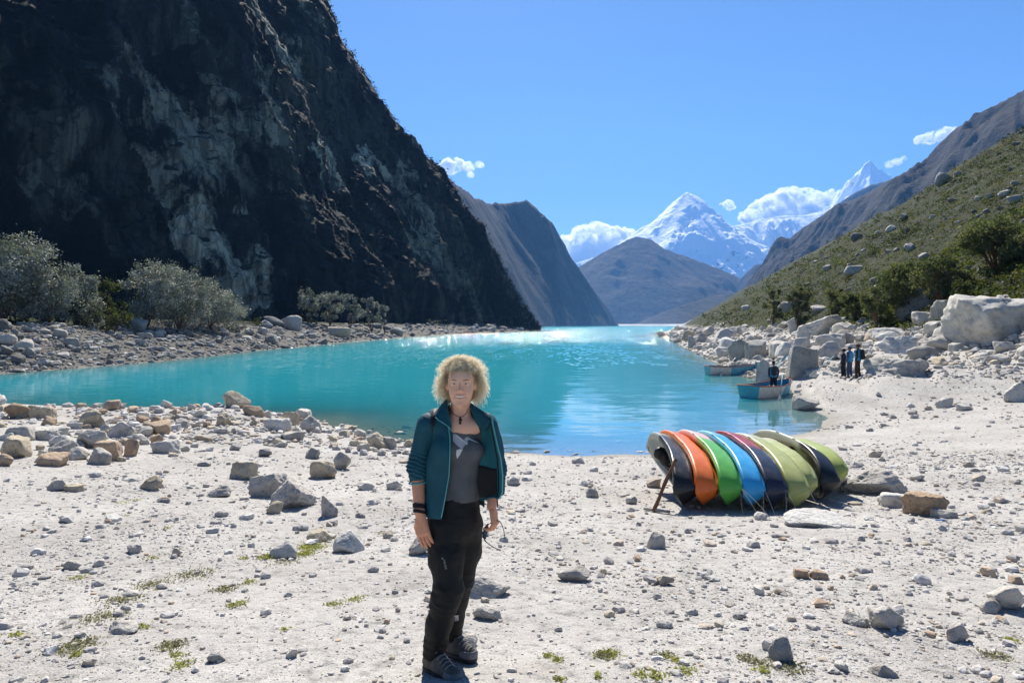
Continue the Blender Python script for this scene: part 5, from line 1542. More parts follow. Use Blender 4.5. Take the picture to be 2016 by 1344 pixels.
    def sleeve(a, el, c, ra, re, rcf, seed, rings):
        S = Sdf(np.minimum(np.minimum(a, el), c) - .12, np.maximum(np.maximum(a, el), c) + .12, .0045)
        S.cone(a, el, ra, re, .03).cone(el, c, re, rcf, .02)
        S.noise(.008, .06, seed, (1, 1, .5), 2)
        near = np.abs(S.d) < .03; ix = np.argwhere(near); p = S.lo + ix * S.vox
        zf = (a[2] - p[:, 2]) / (a[2] - c[2])
        ph = (p[:, 2] + .35 * (p[:, 0] - a[0]) + .25 * p[:, 1]) / .021 * 6.283 + 7.0 * fbm(p / .07, 3, seed=seed)
        fold = np.sin(ph) * .0042 * (sstep(.35, .62, zf) * (1 - sstep(.86, .98, zf)) * rings + .12)
        S.d[near] += fold.astype(np.float32)
        axs = (c - el) / np.linalg.norm(c - el)
        X3, Y3, Z3 = np.meshgrid(*[S.lo[i] + np.arange(S.n[i]) * S.vox for i in range(3)], indexing='ij', sparse=True)
        S.d = np.maximum(S.d, ((X3 - c[0]) * axs[0] + (Y3 - c[1]) * axs[1] + (Z3 - c[2]) * axs[2]).astype(np.float32))
        v, f = S.mesh(); return put('sleeve', smooth_mesh(v, f, 1, .4), f, M_teal, parent=jacket)
    sleeve(sh_r + [.010, 0, .006], r_el + [.002, 0, .012], W(825, 957, 3.625), .070, .056, .050, 71, 1.0)
    sleeve(sh_l + [-.012, 0, .004], l_el + [-.006, 0, .02], W(976, 984, 3.63), .068, .056, .046, 72, .4)
    M_trim = plain('jacket_trim', (0.10, 0.36, 0.36), 0.5, 0.1); M_lining = plain('jacket_lining', (0.010, 0.115, 0.135), 0.7, 0.15, 10); M_mesh = plain('black_pocket', (0.010, 0.010, 0.011), 0.85, 0.2, 30)
    M_black = plain('black_webbing', (0.012, 0.012, 0.013), 0.6, 0.2, 40, 0.3, 200)
    # nearest jacket point under a line of sight, for trims
    jb = BVHTree.FromPolygons([tuple(x) for x in jv], [tuple(int(i) for i in x) for x in jf])
    def on_jacket(u, v, lift=.004):
        o_ = Vector((0, 0, CZ)); dr = Vector(P(u, v, 3.0)) - o_; dr.normalize()
        loc, no, i, ds = jb.ray_cast(o_, dr)
        return None if loc is None or loc.y > 3.70 else np.array(loc) - np.array(dr) * lift
    zp_ = [q_ for q_ in (on_jacket(u - 2.0, v) for u, v in zip(np.interp(np.linspace(0, 1, 30), [0, .15, .3, .55, .8, 1], [884, 888, 888, 886, 878, 871]), np.linspace(846, 1030, 30))) if q_ is not None]
    if len(zp_) > 4: put('zip', *tube(np.array(zp_), .0030, 6), M_trim, parent=jacket)
    # turned-out left front
    rows = 26; cols = 14
    vv = np.linspace(836, 994, rows)
    ul = np.interp(vv, [836, 870, 900, 960, 994], [944, 948, 946, 940, 944]); yl = np.full(rows, 3.585)
    ur = np.interp(vv, [836, 850, 875, 910, 950, 985, 994], [968, 970, 976, 985, 989, 988, 981]); yr = np.interp(vv, [836, 900, 994], [3.50, 3.47, 3.48])
    G = np.zeros((rows, cols, 3))
    for i in range(rows):
        for j in range(cols):
            s2 = j / (cols - 1)
            yy = yl[i] * (1 - s2) + yr[i] * s2 + .03 * math.sin(s2 * 3.14)
            G[i, j] = P(ul[i] * (1 - s2) + ur[i] * s2, vv[i] + 3 * math.sin(s2 * 5 + i * .3), yy)
    inner = G.reshape(-1, 3); outer = inner + np.array([.007, .010, 0])
    gfc = grid_faces(rows, cols)
    def solid(a, b, nr, nc):
        f1 = grid_faces(nr, nc); m_ = nr * nc
        rim = [i * nc for i in range(nr)] + [(nr - 1) * nc + j for j in range(1, nc)] + [i * nc + nc - 1 for i in range(nr - 2, -1, -1)] + [j for j in range(nc - 2, 0, -1)]
        fr_ = [[rim[k], rim[(k + 1) % len(rim)], rim[(k + 1) % len(rim)] + m_, rim[k] + m_] for k in range(len(rim))]
        return np.concatenate([a, b]), np.concatenate([f1, f1[:, ::-1] + m_, np.array(fr_)])
    flap = put('jacket_front', *solid(inner, outer, rows, cols), M_lining)
    i0, i1 = 15, 24
    pk = G[i0:i1 + 1, 0:11] + np.array([0, -.006, 0])
    put('pocket', *solid(pk.reshape(-1, 3), pk.reshape(-1, 3) + [0, .003, 0], i1 - i0 + 1, 11), M_mesh, parent=flap)
    put('zip', *tube(G[:, -1] + [.002, -.004, 0], .0036, 6), M_trim, parent=flap)
    put('zip_tape', *tube(G[:, -3] + [0, -.004, 0], .0040, 5), M_mesh, parent=flap)
    put('zip_pull', *tube(np.array([G[-1, -2], G[-1, -2] + [.003, -.003, -.02], G[-1, -2] + [.004, -.003, -.045]]), [.002, .004, .003], 6), M_black, parent=flap)
    put('hem_band', *tube(G[-1] + [0, .002, .004], .006, 6), M_teal, parent=flap)
    # collar: two turned-down wings
    def wing(name, top, bot, out):
        n_ = len(top); mid = (np.array(top) + np.array(bot)) / 2 + np.array(out)
        A = np.stack([top, mid, bot], 0); s3 = np.linspace(0, 1, 8)
        g3 = np.stack([(1 - s) ** 2 * A[0] + 2 * s * (1 - s) * A[1] + s * s * A[2] for s in s3])
        a = g3.reshape(-1, 3); return put(name, *solid(a, a + np.array([0, .009, -.003]), 8, n_), M_teal, parent=jacket)
    ntop = [P(u, v, y) for u, v, y in ((888, 802, 3.665), (882, 796, 3.64), (880, 797, 3.60), (881, 808, 3.570), (884, 826, 3.548), (890, 852, 3.525))]
    nbot = [P(u, v, y) for u, v, y in ((872, 822, 3.70), (863, 824, 3.66), (857, 828, 3.60), (857, 834, 3.550), (870, 842, 3.525), (888, 856, 3.515))]
    wing('collar', ntop, nbot, (-.012, -.004, .012))
    ntop = [P(u, v, y) for u, v, y in ((912, 802, 3.675), (921, 801, 3.65), (924, 808, 3.61), (927, 820, 3.585), (934, 838, 3.570), (944, 858, 3.570))]
    nbot = [P(u, v, y) for u, v, y in ((935, 822, 3.71), (944, 822, 3.67), (954, 824, 3.60), (966, 830, 3.54), (968, 842, 3.51), (952, 862, 3.55))]
    wing('collar', ntop, nbot, (.004, -.004, .016))
    cz_ = [P(u, v, y) for u, v, y in ((857, 833, 3.546), (864, 839, 3.530), (874, 845, 3.520), (884, 852, 3.512), (889, 860, 3.512))]
    put('collar_trim', *tube(np.array(cz_), .0028, 6), M_trim, parent=jacket)
    # cuff edge and sleeve piping
    cu = W(824, 959, 3.622)
    th_ = np.linspace(0, 6.283, 20)
    put('cuff', *tube(np.stack([cu[0] + .050 * np.cos(th_), cu[1] + .050 * np.sin(th_), cu[2] - .002 + .006 * np.cos(th_)], -1), .0045, 6), M_trim, parent=jacket)
    sp_ = [q_ for q_ in (on_jacket(u, v, .002) for u, v in ((821, 924), (822, 932), (821, 940), (823, 948), (825, 955))) if q_ is not None]
    if len(sp_) > 2: put('piping', *tube(np.array(sp_), .0015, 5), plain('reflective', (.55, .56, .56), .4), parent=jacket)
    # shoulder strap of a small backpack
    st = [q_ for q_ in (on_jacket(u, v, .006) for u, v in ((862, 812), (858, 816), (855, 822), (853, 832), (851, 845), (850, 856), (850, 866))) if q_ is not None]
    if len(st) > 3:
        st = np.array(st); a = st + [-.013, .004, 0]; b = st + [.013, 0, 0]
        put('backpack_strap', *solid(np.stack([a, b], 1).reshape(-1, 3), np.stack([a, b], 1).reshape(-1, 3) + [0, .012, -.002], len(st), 2), M_black)
    # necklace
    ncl = np.array([on_shirt(*zp(405, 480), .0)] * 0 + [P(u, v, y) for u, v, y in ((884, 812, 3.60), (887, 819, 3.566), (894, 827, 3.545), (903, 832, 3.535), (910, 832, 3.535), (917, 826, 3.546), (921, 817, 3.575))])
    nk = put('necklace', *tube(ncl, .0018, 5), M_black)
    pd = Sdf(P(906, 840, 3.53) - .03, P(906, 840, 3.53) + .03, .002); pd.cone(P(906, 834, 3.532), P(906, 845, 3.532), .0055, .0065, 0, sq=(1, 1.3, 1)); pd.cone(P(905, 838, 3.530), P(908, 838, 3.530), .006, .006, .001)
    put('pendant', *pd.mesh(), plain('pendant', (.015, .013, .012), .3), parent=nk)
    # wrist bands on the right arm
    wb_c = r_wr; axd = (r_wr - r_el) / np.linalg.norm(r_wr - r_el)
    e1 = np.cross(axd, [0, 0, 1.0]); e1 = np.cross(axd, [0, 1.0, 0]); e1 /= np.linalg.norm(e1); e2 = np.cross(axd, e1)
    for off_, tl_ in ((-.034, .22), (-.026, .2), (-.018, .18), (-.002, .3), (.006, .25)):
        ring = wb_c + axd * off_ + .0315 * (np.cos(th_)[:, None] * e1 + np.sin(th_)[:, None] * e2) + np.cos(th_)[:, None] * axd * tl_ * .03
        put('wrist_band', *tube(ring, .0046, 6), M_black)

    # ---------------- trousers
    PS = Sdf(W(890, 1150, 3.65) - [.20, .27, .46], W(890, 1150, 3.65) + [.22, .30, .48], 0.0055)
    PS.cone(W(896, 995, 3.655), W(896, 1035, 3.65), .126, .135, 0.03, sq=(1, 1.12, 1))
    PS.ell(W(893, 1045, 3.71), (.12, .10, .10), .04)
    PS.chain([W(876, 1045, 3.615), W(878, 1105, 3.58), W(883, 1172, 3.545), W(876, 1195, 3.550), W(864, 1240, 3.580), W(855, 1293, 3.605)], [.098, .090, .074, .070, .066, .060], .03)
    PS.chain([W(915, 1042, 3.685), W(914, 1095, 3.70), W(905, 1152, 3.710), W(899, 1185, 3.735), W(892, 1225, 3.775), W(889, 1258, 3.80)], [.100, .090, .073, .066, .060, .056], .02)
    PS.noise(.006, .06, 51, (1, 1, 1), 3)
    kneeband = lambda p: np.exp(-((p[:, 2] - W(0, 1185, 3.55)[2]) / .07) ** 2) + np.exp(-((p[:, 2] - W(0, 1285, 3.6)[2]) / .06) ** 2) + .35
    PS.noise(.003, .026, 52, (.4, .4, 1.3), 2, kneeband)
    near = np.abs(PS.d) < .03; ix = np.argwhere(near); p = PS.lo + ix * PS.vox
    kz = np.exp(-((p[:, 2] - W(0, 1195, 3.55)[2]) / .09) ** 2) + .9 * np.exp(-((p[:, 2] - W(0, 1285, 3.6)[2]) / .07) ** 2) + .55 * np.exp(-((p[:, 2] - W(0, 1070, 3.6)[2]) / .05) ** 2) + .22
    cr_ = 1 - np.abs(np.sin((p[:, 2] + .55 * p[:, 0] + .3 * p[:, 1]) / .045 * 3.14 + 4 * fbm(p / .09, 3, seed=55)))
    PS.d[near] -= (cr_ ** 3 * .0075 * kz * (.5 + .5 * fbm(p / .06, 2, seed=56))).astype(np.float32)
    PS.cone(W(854, 1312, 3.61), W(853, 1340, 3.61), .055, .07, .004, 's')
    pv, pf = PS.mesh(); pv = smooth_mesh(pv, pf, 1, .4)
    tt = NT('black_trousers'); ov = tt.objc()
    tt.set(tt.ramp(tt.noise(ov, 14, 5), [(.3, (0.0045, 0.0045, 0.005)), (.7, (0.009, 0.009, 0.010))]), 0.68, tt.bump(tt.noise(ov, 600, 2), .25, .002), .3)
    trousers = put('trousers', pv, pf, tt.m)
    pb_ = BVHTree.FromPolygons([tuple(x) for x in pv], [tuple(int(i) for i in x) for x in pf])
    def on_pants(u, v, lift=.003):
        o_ = Vector((0, 0, CZ)); dr = Vector(P(u, v, 3.0)) - o_; dr.normalize()
        loc, no, i, ds = pb_.ray_cast(o_, dr)
        return None if loc is None else np.array(loc) - np.array(dr) * lift
    M_logo = plain('grey_print', (.30, .30, .31), .7, .05)
    tri_ = [on_pants(u, v) for u, v in ((869, 1112), (873, 1112), (871, 1108))]
    if all(x is not None for x in tri_): put('logo', np.array(tri_), np.array([[0, 1, 2]]), M_logo, False, parent=trousers)
    lp = on_pants(874.5, 1119)
    if lp is not None:
        fc = bpy.data.curves.new('logo_text', 'FONT'); fc.body = 'VAUDE'; fc.size = .016; fc.align_x = 'LEFT'; fc.extrude = .0004
        fo = link('logo_text', fc, None, None); dg = bpy.context.evaluated_depsgraph_get()
        lme = bpy.data.meshes.new_from_object(fo.evaluated_get(dg)); bpy.data.objects.remove(fo)
        fo = link('logo_text', lme, M_logo, trousers)
        fo.location = Vector(lp - off) + Vector((-.006, -.002, .016)); fo.rotation_euler = (R(90), R(78), 0)
    zpp = [x for x in (on_pants(u, v, .001) for u, v in ((860, 1098), (861, 1106), (862, 1116), (862, 1126), (863, 1136))) if x is not None]
    if len(zpp) > 2: put('pocket_zip', *tube(np.array(zpp), .0016, 5), M_black, parent=trousers)

    # ---------------- hiking shoes
    def shoe(ank, toe, name, zs):
        ank = np.array(ank); toe = np.array(toe); f_ = toe - ank; f_[2] = 0; L = np.linalg.norm(f_); f_ /= L; s3 = np.array([-f_[1], f_[0], 0])
        heel = ank - f_ * .055; heel[2] = zs; toe_ = np.array([toe[0], toe[1], zs])
        base = lambda a, b, z: heel + f_ * a + s3 * b + np.array([0, 0, z])
        sh = empty(name); sh.parent = root
        lo_ = np.minimum(heel, toe_) - [.09, .09, .01]; hi_ = np.maximum(heel, toe_) + [.09, .09, .16]
        S = Sdf(lo_, hi_, .0042)
        T = L + .055
        S.cone(base(.035, 0, .052), base(T * .45, 0, .055), .040, .042, .02).cone(base(T * .45, 0, .055), base(T - .045, .004, .044), .042, .040, .02, sq=(1, 1, 1.15))
        S.cone(base(.045, 0, .06), base(.055, 0, .125), .044, .046, .02)
        S.cone(base(.09, 0, .10), base(T * .62, 0, .068), .032, .028, .02)
        S.cone(base(.05, 0, .13), base(.05, 0, .19), .034, .04, .004, 's')
        S.noise(.0022, .02, 61, (1, 1, 1), 2)
        Z3 = S.lo[2] + np.arange(S.n[2]) * S.vox
        S.d = np.maximum(S.d, (zs + .024 - Z3)[None, None, :].astype(np.float32))
        u_ = put('upper', *S.mesh(), M_shoe, parent=sh)
        S2 = Sdf(lo_, hi_, .0042)
        S2.cone(base(.040, 0, .018), base(T * .5, 0, .018), .046, .043, .01, sq=(1, 1, .8)).cone(base(T * .5, 0, .018), base(T - .045, .004, .020), .043, .045, .01, sq=(1, 1, .8))
        S2.d = np.maximum(S2.d, np.maximum((zs - Z3)[None, None, :], (Z3 - zs - .030)[None, None, :]).astype(np.float32))
        put('sole', *S2.mesh(), M_sole, parent=sh)
        S4 = Sdf(lo_, hi_, .0042)
        S4.cone(base(T - .060, .003, .040), base(T - .044, .004, .036), .047, .0455, .01); S4.d = np.maximum(S4.d, np.maximum((zs + .022 - Z3)[None, None, :], (Z3 - zs - .062)[None, None, :]).astype(np.float32))
        put('toe_cap', *S4.mesh(), M_cap, parent=sh)
        S5 = Sdf(lo_, hi_, .0042); S5.cone(base(.085, 0, .115), base(.075, 0, .150), .026, .022, .01, sq=(1, 1, 1)); put('tongue', *S5.mesh(), M_cap, parent=sh)
        for k in range(5):
            a = T * .40 + k * .022
            z = .127 - k * .0095
            pts = np.array([base(a, -.030, z - .018), base(a + .006, -.012, z), base(a + .010, .012, z), base(a + .012, .030, z - .018)])
            put('lace', *tube(pts, .0028, 5), M_lace, parent=sh)
        for b_ in (-1, 1):
            s4 = np.linspace(0, 3.14, 9)
            lp_ = np.array([base(T * .40 - .01 + .03 * math.sin(x), b_ * (.004 + .028 * math.sin(x * .7)), .130 + .014 * math.sin(x) - .01 * x / 3) for x in s4])
            put('lace_loop', *tube(lp_, .0019, 5), M_lace, parent=sh)
        return sh
    M_shoe = plain('shoe_suede', (0.105, 0.095, 0.080), 0.8, 0.3, 25, 0.4, 300); M_cap = plain('shoe_cap', (0.16, 0.165, 0.17), 0.7, 0.2, 30, .3, 200); M_sole = plain('shoe_sole', (0.035, 0.035, 0.037), 0.75, 0.3, 30, .4, 120); M_lace = plain('shoe_lace', (0.26, 0.27, 0.28), 0.7, .1, 80)
    shoe(W(852, 1310, 3.61), W(903, 1358, 3.455), 'shoe', 1.938)
    shoe(W(890, 1272, 3.80), W(936, 1300, 3.700), 'shoe', 1.938)
    # trouser turn-ups show a grey reflective patch
    for (u, v, w_) in ((838, 1284, 7), (899, 1226, 4)):
        q4 = [on_pants(u + a, v + b, .003) for a, b in ((-w_, -3), (w_, -5), (w_, 6), (-w_, 8))]
        if all(x is not None for x in q4): put('reflective_patch', np.array(q4), np.array([[0, 1, 2, 3]]), plain('grey_patch', (.30, .30, .33), .5), False, parent=trousers)
    return root, gz0
woman, WGZ = make_woman()
# sunglasses held in the left hand: a thing of its own
def sunglasses():
    o = empty('sunglasses', P(972, 1052, 3.565))
    o.location.z += WGZ - 1.938
    tag(o, 'black wraparound sunglasses dangling from the woman\'s left hand', 'sunglasses')
    c = P(972, 1052, 3.565)
    M_f = plain('black_plastic', (.012, .012, .012), .25, .1); M_l = plain('dark_lens', (.05, .055, .06), .12, .1)
    def pp(pts): return np.array([P(u, v, y) for u, v, y in pts]) - c
    fr = link('frame', build_mesh('frame', *tube(pp([(967, 1040, 3.575), (960, 1043, 3.57), (954, 1050, 3.565), (951, 1060, 3.56), (952, 1070, 3.555), (956, 1077, 3.55)]), .0035, 7)), M_f, o)
    link('temple', build_mesh('temple', *tube(pp([(967, 1040, 3.575), (974, 1036, 3.57), (982, 1036, 3.565), (988, 1044, 3.56), (992, 1056, 3.555), (994, 1072, 3.55)]), .0022, 6)), M_f, o)
    link('temple', build_mesh('temple', *tube(pp([(956, 1077, 3.55), (962, 1082, 3.52), (970, 1088, 3.49), (978, 1092, 3.47), (986, 1094, 3.46)]), .0022, 6)), M_f, o)
    a = pp([(958, 1044, 3.572), (953, 1052, 3.566), (951, 1062, 3.56), (953, 1072, 3.555)])
    b = a + np.array([.018, .004, -.002]) * np.array([[.5], [1], [1], [.5]])
    v = np.concatenate([a, b, a + [.002, .004, 0], b + [.002, .004, 0]])
    f = np.concatenate([grid_faces(2, 4), grid_faces(2, 4)[:, ::-1] + 8])
    link('lens', build_mesh('lens', v, f), M_l, o)
sunglasses()
# ------------------------------------------------------------------ kayaks
def plastic(name):
    t = NT(name); a = t.attr('col', 'Color'); v = t.objc()
    n = t.noise(v, 7, 5, .65); sc = t.noise(t.scale(v, (1, .12, 1)), 60, 4, .7)
    c = t.mix(0.55, a, t.ramp(n, [(.3, .75), (.7, 1.1)]), 'MULTIPLY')
    c = t.mix(t.ramp(sc, [(.60, 0.0), (.72, .35)]), c, (.5, .48, .45))
    return t.set(c, t.ramp(n, [(.3, .28), (.7, .5)]), t.bump(sc, .12, .01), .5)
M_kayak = plastic('kayak_plastic')
M_blackp = plain('black_fitting', (.013, .013, .014), .45, .2, 20, .2, 80)
M_rope = plain('pale_rope', (.42, .36, .24), .9, .2, 60, .5, 300)
M_ropew = plain('white_rope', (.55, .53, .48), .9, .2, 60, .5, 300)

def kayak_mesh(L, w0, far_c, near_c, split, blot, seed, depth=.33):
    """a sit-on-top hull along Y, near end at -Y, deck towards +Z"""
    NTS = 61
    t = np.linspace(-1, 1, NTS)
    a = np.abs(t)
    w = w0 * np.maximum(1 - a ** 3.2, 0) ** .55 + .03
    zk = -.62 * depth + .55 * depth * a ** 3.2
    zs = .20 * depth + .42 * depth * a ** 2.4
    V = []; ring = None
    NHUL, ND = 11, 9
    for i in range(NTS):
        pts = []
        # hull, keel to rail
        for k in range(NHUL):
            s = k / (NHUL - 1)
            x = w[i] * (s ** .82)
            z = zk[i] + (zs[i] - zk[i]) * s ** 2.6
            g = .030 * math.exp(-((s - .34) / .10) ** 2) - .020 * math.exp(-((s - .60) / .10) ** 2)
            z += g * (1 - .4 * (a[i] < .3)) * min(1, w[i] / .2)
            pts.append((x, z))
        # rolled rail
        pts.append((w[i] * 1.03, zs[i] + .018)); pts.append((w[i] * .98, zs[i] + .045))
        for k in range(ND):
            s = 1 - (k + 1) / ND * .999
            x = w[i] * .95 * s
            crown_ = .05 * (1 - s ** 2)
            well = sstep(.86, .70, a[i]) * sstep(.80, .62, s) * (.70 if -.2 < t[i] < .45 else .45)
            foot = .06 * sstep(.1, .0, abs(t[i] + .25)) if s < .7 else 0
            pts.append((x, zs[i] + .045 + crown_ - well * depth * .85 + foot))
        row = [(x, z) for x, z in pts]
        left = [(-x, z) for x, z in row[1:-1]][::-1]
        V.append([(x, t[i] * L / 2, z) for x, z in row + left])
    V = np.array(V); m = V.shape[1]
    v = V.reshape(-1, 3); f = grid_faces(NTS, m, wrap=True)
    caps = [list(range(m))[::-1], [(NTS - 1) * m + k for k in range(m)]]
    fl = [list(q) for q in f] + caps
    tt = np.repeat(t, m)
    nz = fbm(v * np.array([3, 3, 3.0]) + seed, 4, seed=seed)
    k = sstep(split - .14, split + .14, tt + nz * blot)
    col = np.array(near_c)[None] * (1 - k)[:, None] + np.array(far_c)[None] * k[:, None]
    return build_mesh('hull', v, fl, True, {'col': col})

def kayak(label, x_near, y_near, z_near, L, w0, far_c, near_c, split, blot, seed, roll, pitch, yaw=0.0, rope=None, seat=False, depth=.33):
    root = empty('kayak')
    Mx = Matrix.Rotation(yaw, 4, 'Z') @ Matrix.Rotation(pitch, 4, 'X') @ Matrix.Rotation(roll, 4, 'Y')
    near = Mx @ Vector((0, -L / 2, 0))
    root.matrix_world = Matrix.Translation(Vector((x_near, y_near, z_near)) - near) @ Mx
    tag(root, label, 'kayak', 'kayaks leaning in a row on the beach')
    link('hull', kayak_mesh(L, w0, far_c, near_c, split, blot, seed, depth), M_kayak, root)
    zt = .62 * depth
    for e in (-1, 1):
        hp = np.array([(-.05, e * (L / 2 - .16), zt + .02), (-.045, e * (L / 2 - .15), zt + .06), (.045, e * (L / 2 - .15), zt + .06), (.05, e * (L / 2 - .16), zt + .02)])
        link('carry_handle', build_mesh('carry_handle', *tube(hp, .012, 6)), M_blackp, root)
    for e in (-1, 1):
        for yy in (-.25, .35):
            hp = np.array([(e * w0 * 1.01, yy - .07, .2 * depth + .02), (e * (w0 * 1.01 + .025), yy - .05, .2 * depth + .03), (e * (w0 * 1.01 + .025), yy + .05, .2 * depth + .03), (e * w0 * 1.01, yy + .07, .2 * depth + .02)])
            link('side_handle', build_mesh('side_handle', *tube(hp, .011, 6)), M_blackp, root)
    if seat:
        S = Sdf((-.30, -.2, -.25), (.30, .75, .35), .016)
        S.cone((-.12, .15, -.05), (.12, .15, -.05), .09, .09, .03, sq=(1, .6, 1.4)); S.cone((-.11, .42, .05), (.11, .42, .16), .10, .11, .04, sq=(1, 1.7, 1)); S.noise(.02, .08, 3)
        link('seat', build_mesh('seat', *S.mesh()), M_blackp, root)
        for k in range(7):
            r_ = np.random.default_rng(seed + k)
            pts = np.array([(r_.uniform(-.3, .3), r_.uniform(-.6, .8), .02) for _ in range(4)]); pts[1:3, 2] += .09
            link('strap', build_mesh('strap', *tube(pts, .010, 5)), M_blackp, root)
    inv = np.array(root.matrix_world.inverted())
    def loc(p): p = np.asarray(p, float); return p @ inv[:3, :3].T + inv[:3, 3]
    if rope:
        tip = np.array((x_near, y_near, z_near))
        for k, (dx, dy, mt) in enumerate(rope):
            gx, gy = tip[0] + dx, tip[1] + dy
            gzz = float(gz_fast(np.array([gx]), np.array([gy]))[0]) + .012
            s = np.linspace(0, 1, 10)[:, None]
            p0 = tip + [.0, .05, .02]; p1 = np.array((gx, gy, gzz)); mid = (p0 + p1) / 2 + np.array([.03 * math.sin(k * 3), -.04, .04])
            path = (1 - s) ** 2 * p0 + 2 * s * (1 - s) * mid + s ** 2 * p1
            link('rope', build_mesh('rope', *tube(loc(path), .0032, 5)), mt, root)
    return root
def ksite(u, v, y): p = P(u, v, y); return p[0], p[1], p[2]
GZK = lambda x, y: float(gz_fast(np.array([x]), np.array([y]))[0])
LO = [(.10, -.42, M_rope), (.22, -.50, M_rope), (-.06, -.26, M_rope)]
LW = [(.05, -.26, M_ropew), (-.10, -.24, M_ropew)]
kayak('black and grey camouflaged kayak at the left end of the row, its cockpit facing left', *ksite(1366, 962, 9.72), 2.75, .38, (.34, .37, .33), (.016, .016, .018), .15, .55, 11, R(-104), R(3.5), R(-3), None, True)
kayak('bright orange kayak second from the left in the row', *ksite(1410, 962, 9.68), 2.8, .375, (.80, .17, .025), (.80, .16, .02), 0, .2, 12, R(-104), R(4.2), 0, None)
kayak('kayak with pink far half and green near half, third from the left', *ksite(1458, 962, 9.62), 2.85, .375, (.78, .50, .44), (.10, .42, .06), .12, .12, 13, R(-105), R(4.2), 0, LO)
kayak('light blue kayak in the middle of the row', *ksite(1504, 964, 9.60), 2.85, .375, (.22, .56, .76), (.035, .36, .70), .3, .4, 14, R(-106), R(4.2), 0, LW)
kayak('kayak fading from dark red to navy, right of the light blue one', *ksite(1548, 964, 9.62), 2.85, .375, (.34, .03, .045), (.020, .026, .05), -.18, .3, 15, R(-107), R(4.2), 0, LW)
kayak('pale olive yellow kayak with white blotches, front one of the yellow pair', *ksite(1592, 966, 9.66), 2.85, .375, (.56, .57, .42), (.40, .42, .13), .2, .5, 16, R(-110), R(4), 0, LW[:1])
kayak('plain olive yellow kayak leaning behind the white-blotched one', *ksite(1606, 948, 9.95), 2.4, .33, (.55, .50, .36), (.42, .44, .15), .35, .3, 17, R(-118), R(2.5), R(0), None)
kayak('black kayak with grey-white edge propped on a boulder at the right end', *ksite(1652, 948, 10.3), 2.75, .41, (.42, .43, .33), (.012, .012, .014), -.35, .35, 18, R(-97), R(1.8), R(4), None, True)
kayak('yellow-green kayak mostly hidden behind the black one at the right end', *ksite(1668, 926, 10.9), 2.0, .28, (.36, .40, .10), (.36, .42, .10), 0, .3, 19, R(-115), R(1.5), R(5), None)

# the wooden prop and a plank by the leftmost kayak
M_wood = plain('weathered_wood', (.17, .085, .045), .85, .35, 6, .5, 40)
M_woodg = plain('grey_wood', (.34, .31, .27), .9, .25, 6, .5, 40)
def pole(name, a, b, r, m, label, cat, sides=8):
    a = np.array(a); b = np.array(b); s = np.linspace(0, 1, 9)[:, None]
    path = a + (b - a) * s + np.stack([.006 * np.sin(s[:, 0] * 9), .004 * np.cos(s[:, 0] * 7), np.zeros(9)], -1)
    o = empty(name, tuple(a)); 
    v, f = tube(path - a, r * (1 + .12 * np.sin(np.arange(9) * 1.7)), sides)
    o2 = mesh_obj(name, v, f, m); bpy.data.objects.remove(o); o2.location = tuple(a)
    tag(o2, label, cat); return o2
pa = P(1286, 966, 9.75); pa[2] = GZK(pa[0], pa[1]) + .01
pole('wooden_prop', pa, P(1330, 903, 9.95), .028, M_wood, 'brown wooden pole propping up the leftmost black kayak', 'pole')
pb = P(1268, 966, 9.9); pb[2] = GZK(pb[0], pb[1]) + .03
pc = P(1318, 978, 9.6); pc[2] = GZK(pc[0], pc[1]) + .03
pole('driftwood', pb, pc, .022, M_woodg, 'pale piece of driftwood lying at the foot of the leftmost kayak', 'driftwood')
pd_ = P(1842, 1020, 8.6); pd_[2] = GZK(pd_[0], pd_[1]) + .02
pole('pen_stick', pd_, pd_ + np.array([.11, -.01, .004]), .008, plain('blue_plastic', (.03, .20, .55), .4), 'thin blue plastic stick on the gravel beside the brown boulder', 'stick')

# ------------------------------------------------------------------ rowing boats
def boat_paint(name, c):
    t = NT(name); v = t.objc()
    n = t.noise(v, 3, 6, .7); n2 = t.noise(t.scale(v, (1, 1, 3)), 14, 5, .7)
    cc = t.mix(1.0, c, t.ramp(n, [(.3, .7), (.7, 1.12)]), 'MULTIPLY')
    cc = t.mix(t.ramp(n2, [(.62, 0.0), (.70, .8)]), cc, (.20, .15, .11))
    sp = t.n('SeparateXYZ'); t.l(v, sp.inputs[0])
    return t.set(cc, .6, t.bump(n2, .3, .01), .35)
M_bw = boat_paint('white_boat_paint', (.62, .60, .54)); M_bt = boat_paint('teal_boat_paint', (.05, .36, .42)); M_bb = boat_paint('blue_boat_paint', (.13, .42, .58)); M_bi = boat_paint('inner_blue_paint', (.06, .26, .40)); M_rim = boat_paint('red_brown_rim', (.30, .085, .04)); M_tar = plain('tarred_keel', (.03, .022, .018), .7, .3, 10)
M_oar = boat_paint('white_oar_paint', (.60, .60, .56)); M_oarb = boat_paint('blue_oar_paint', (.16, .40, .50)); M_seatw = boat_paint('white_seat_paint', (.60, .59, .54))
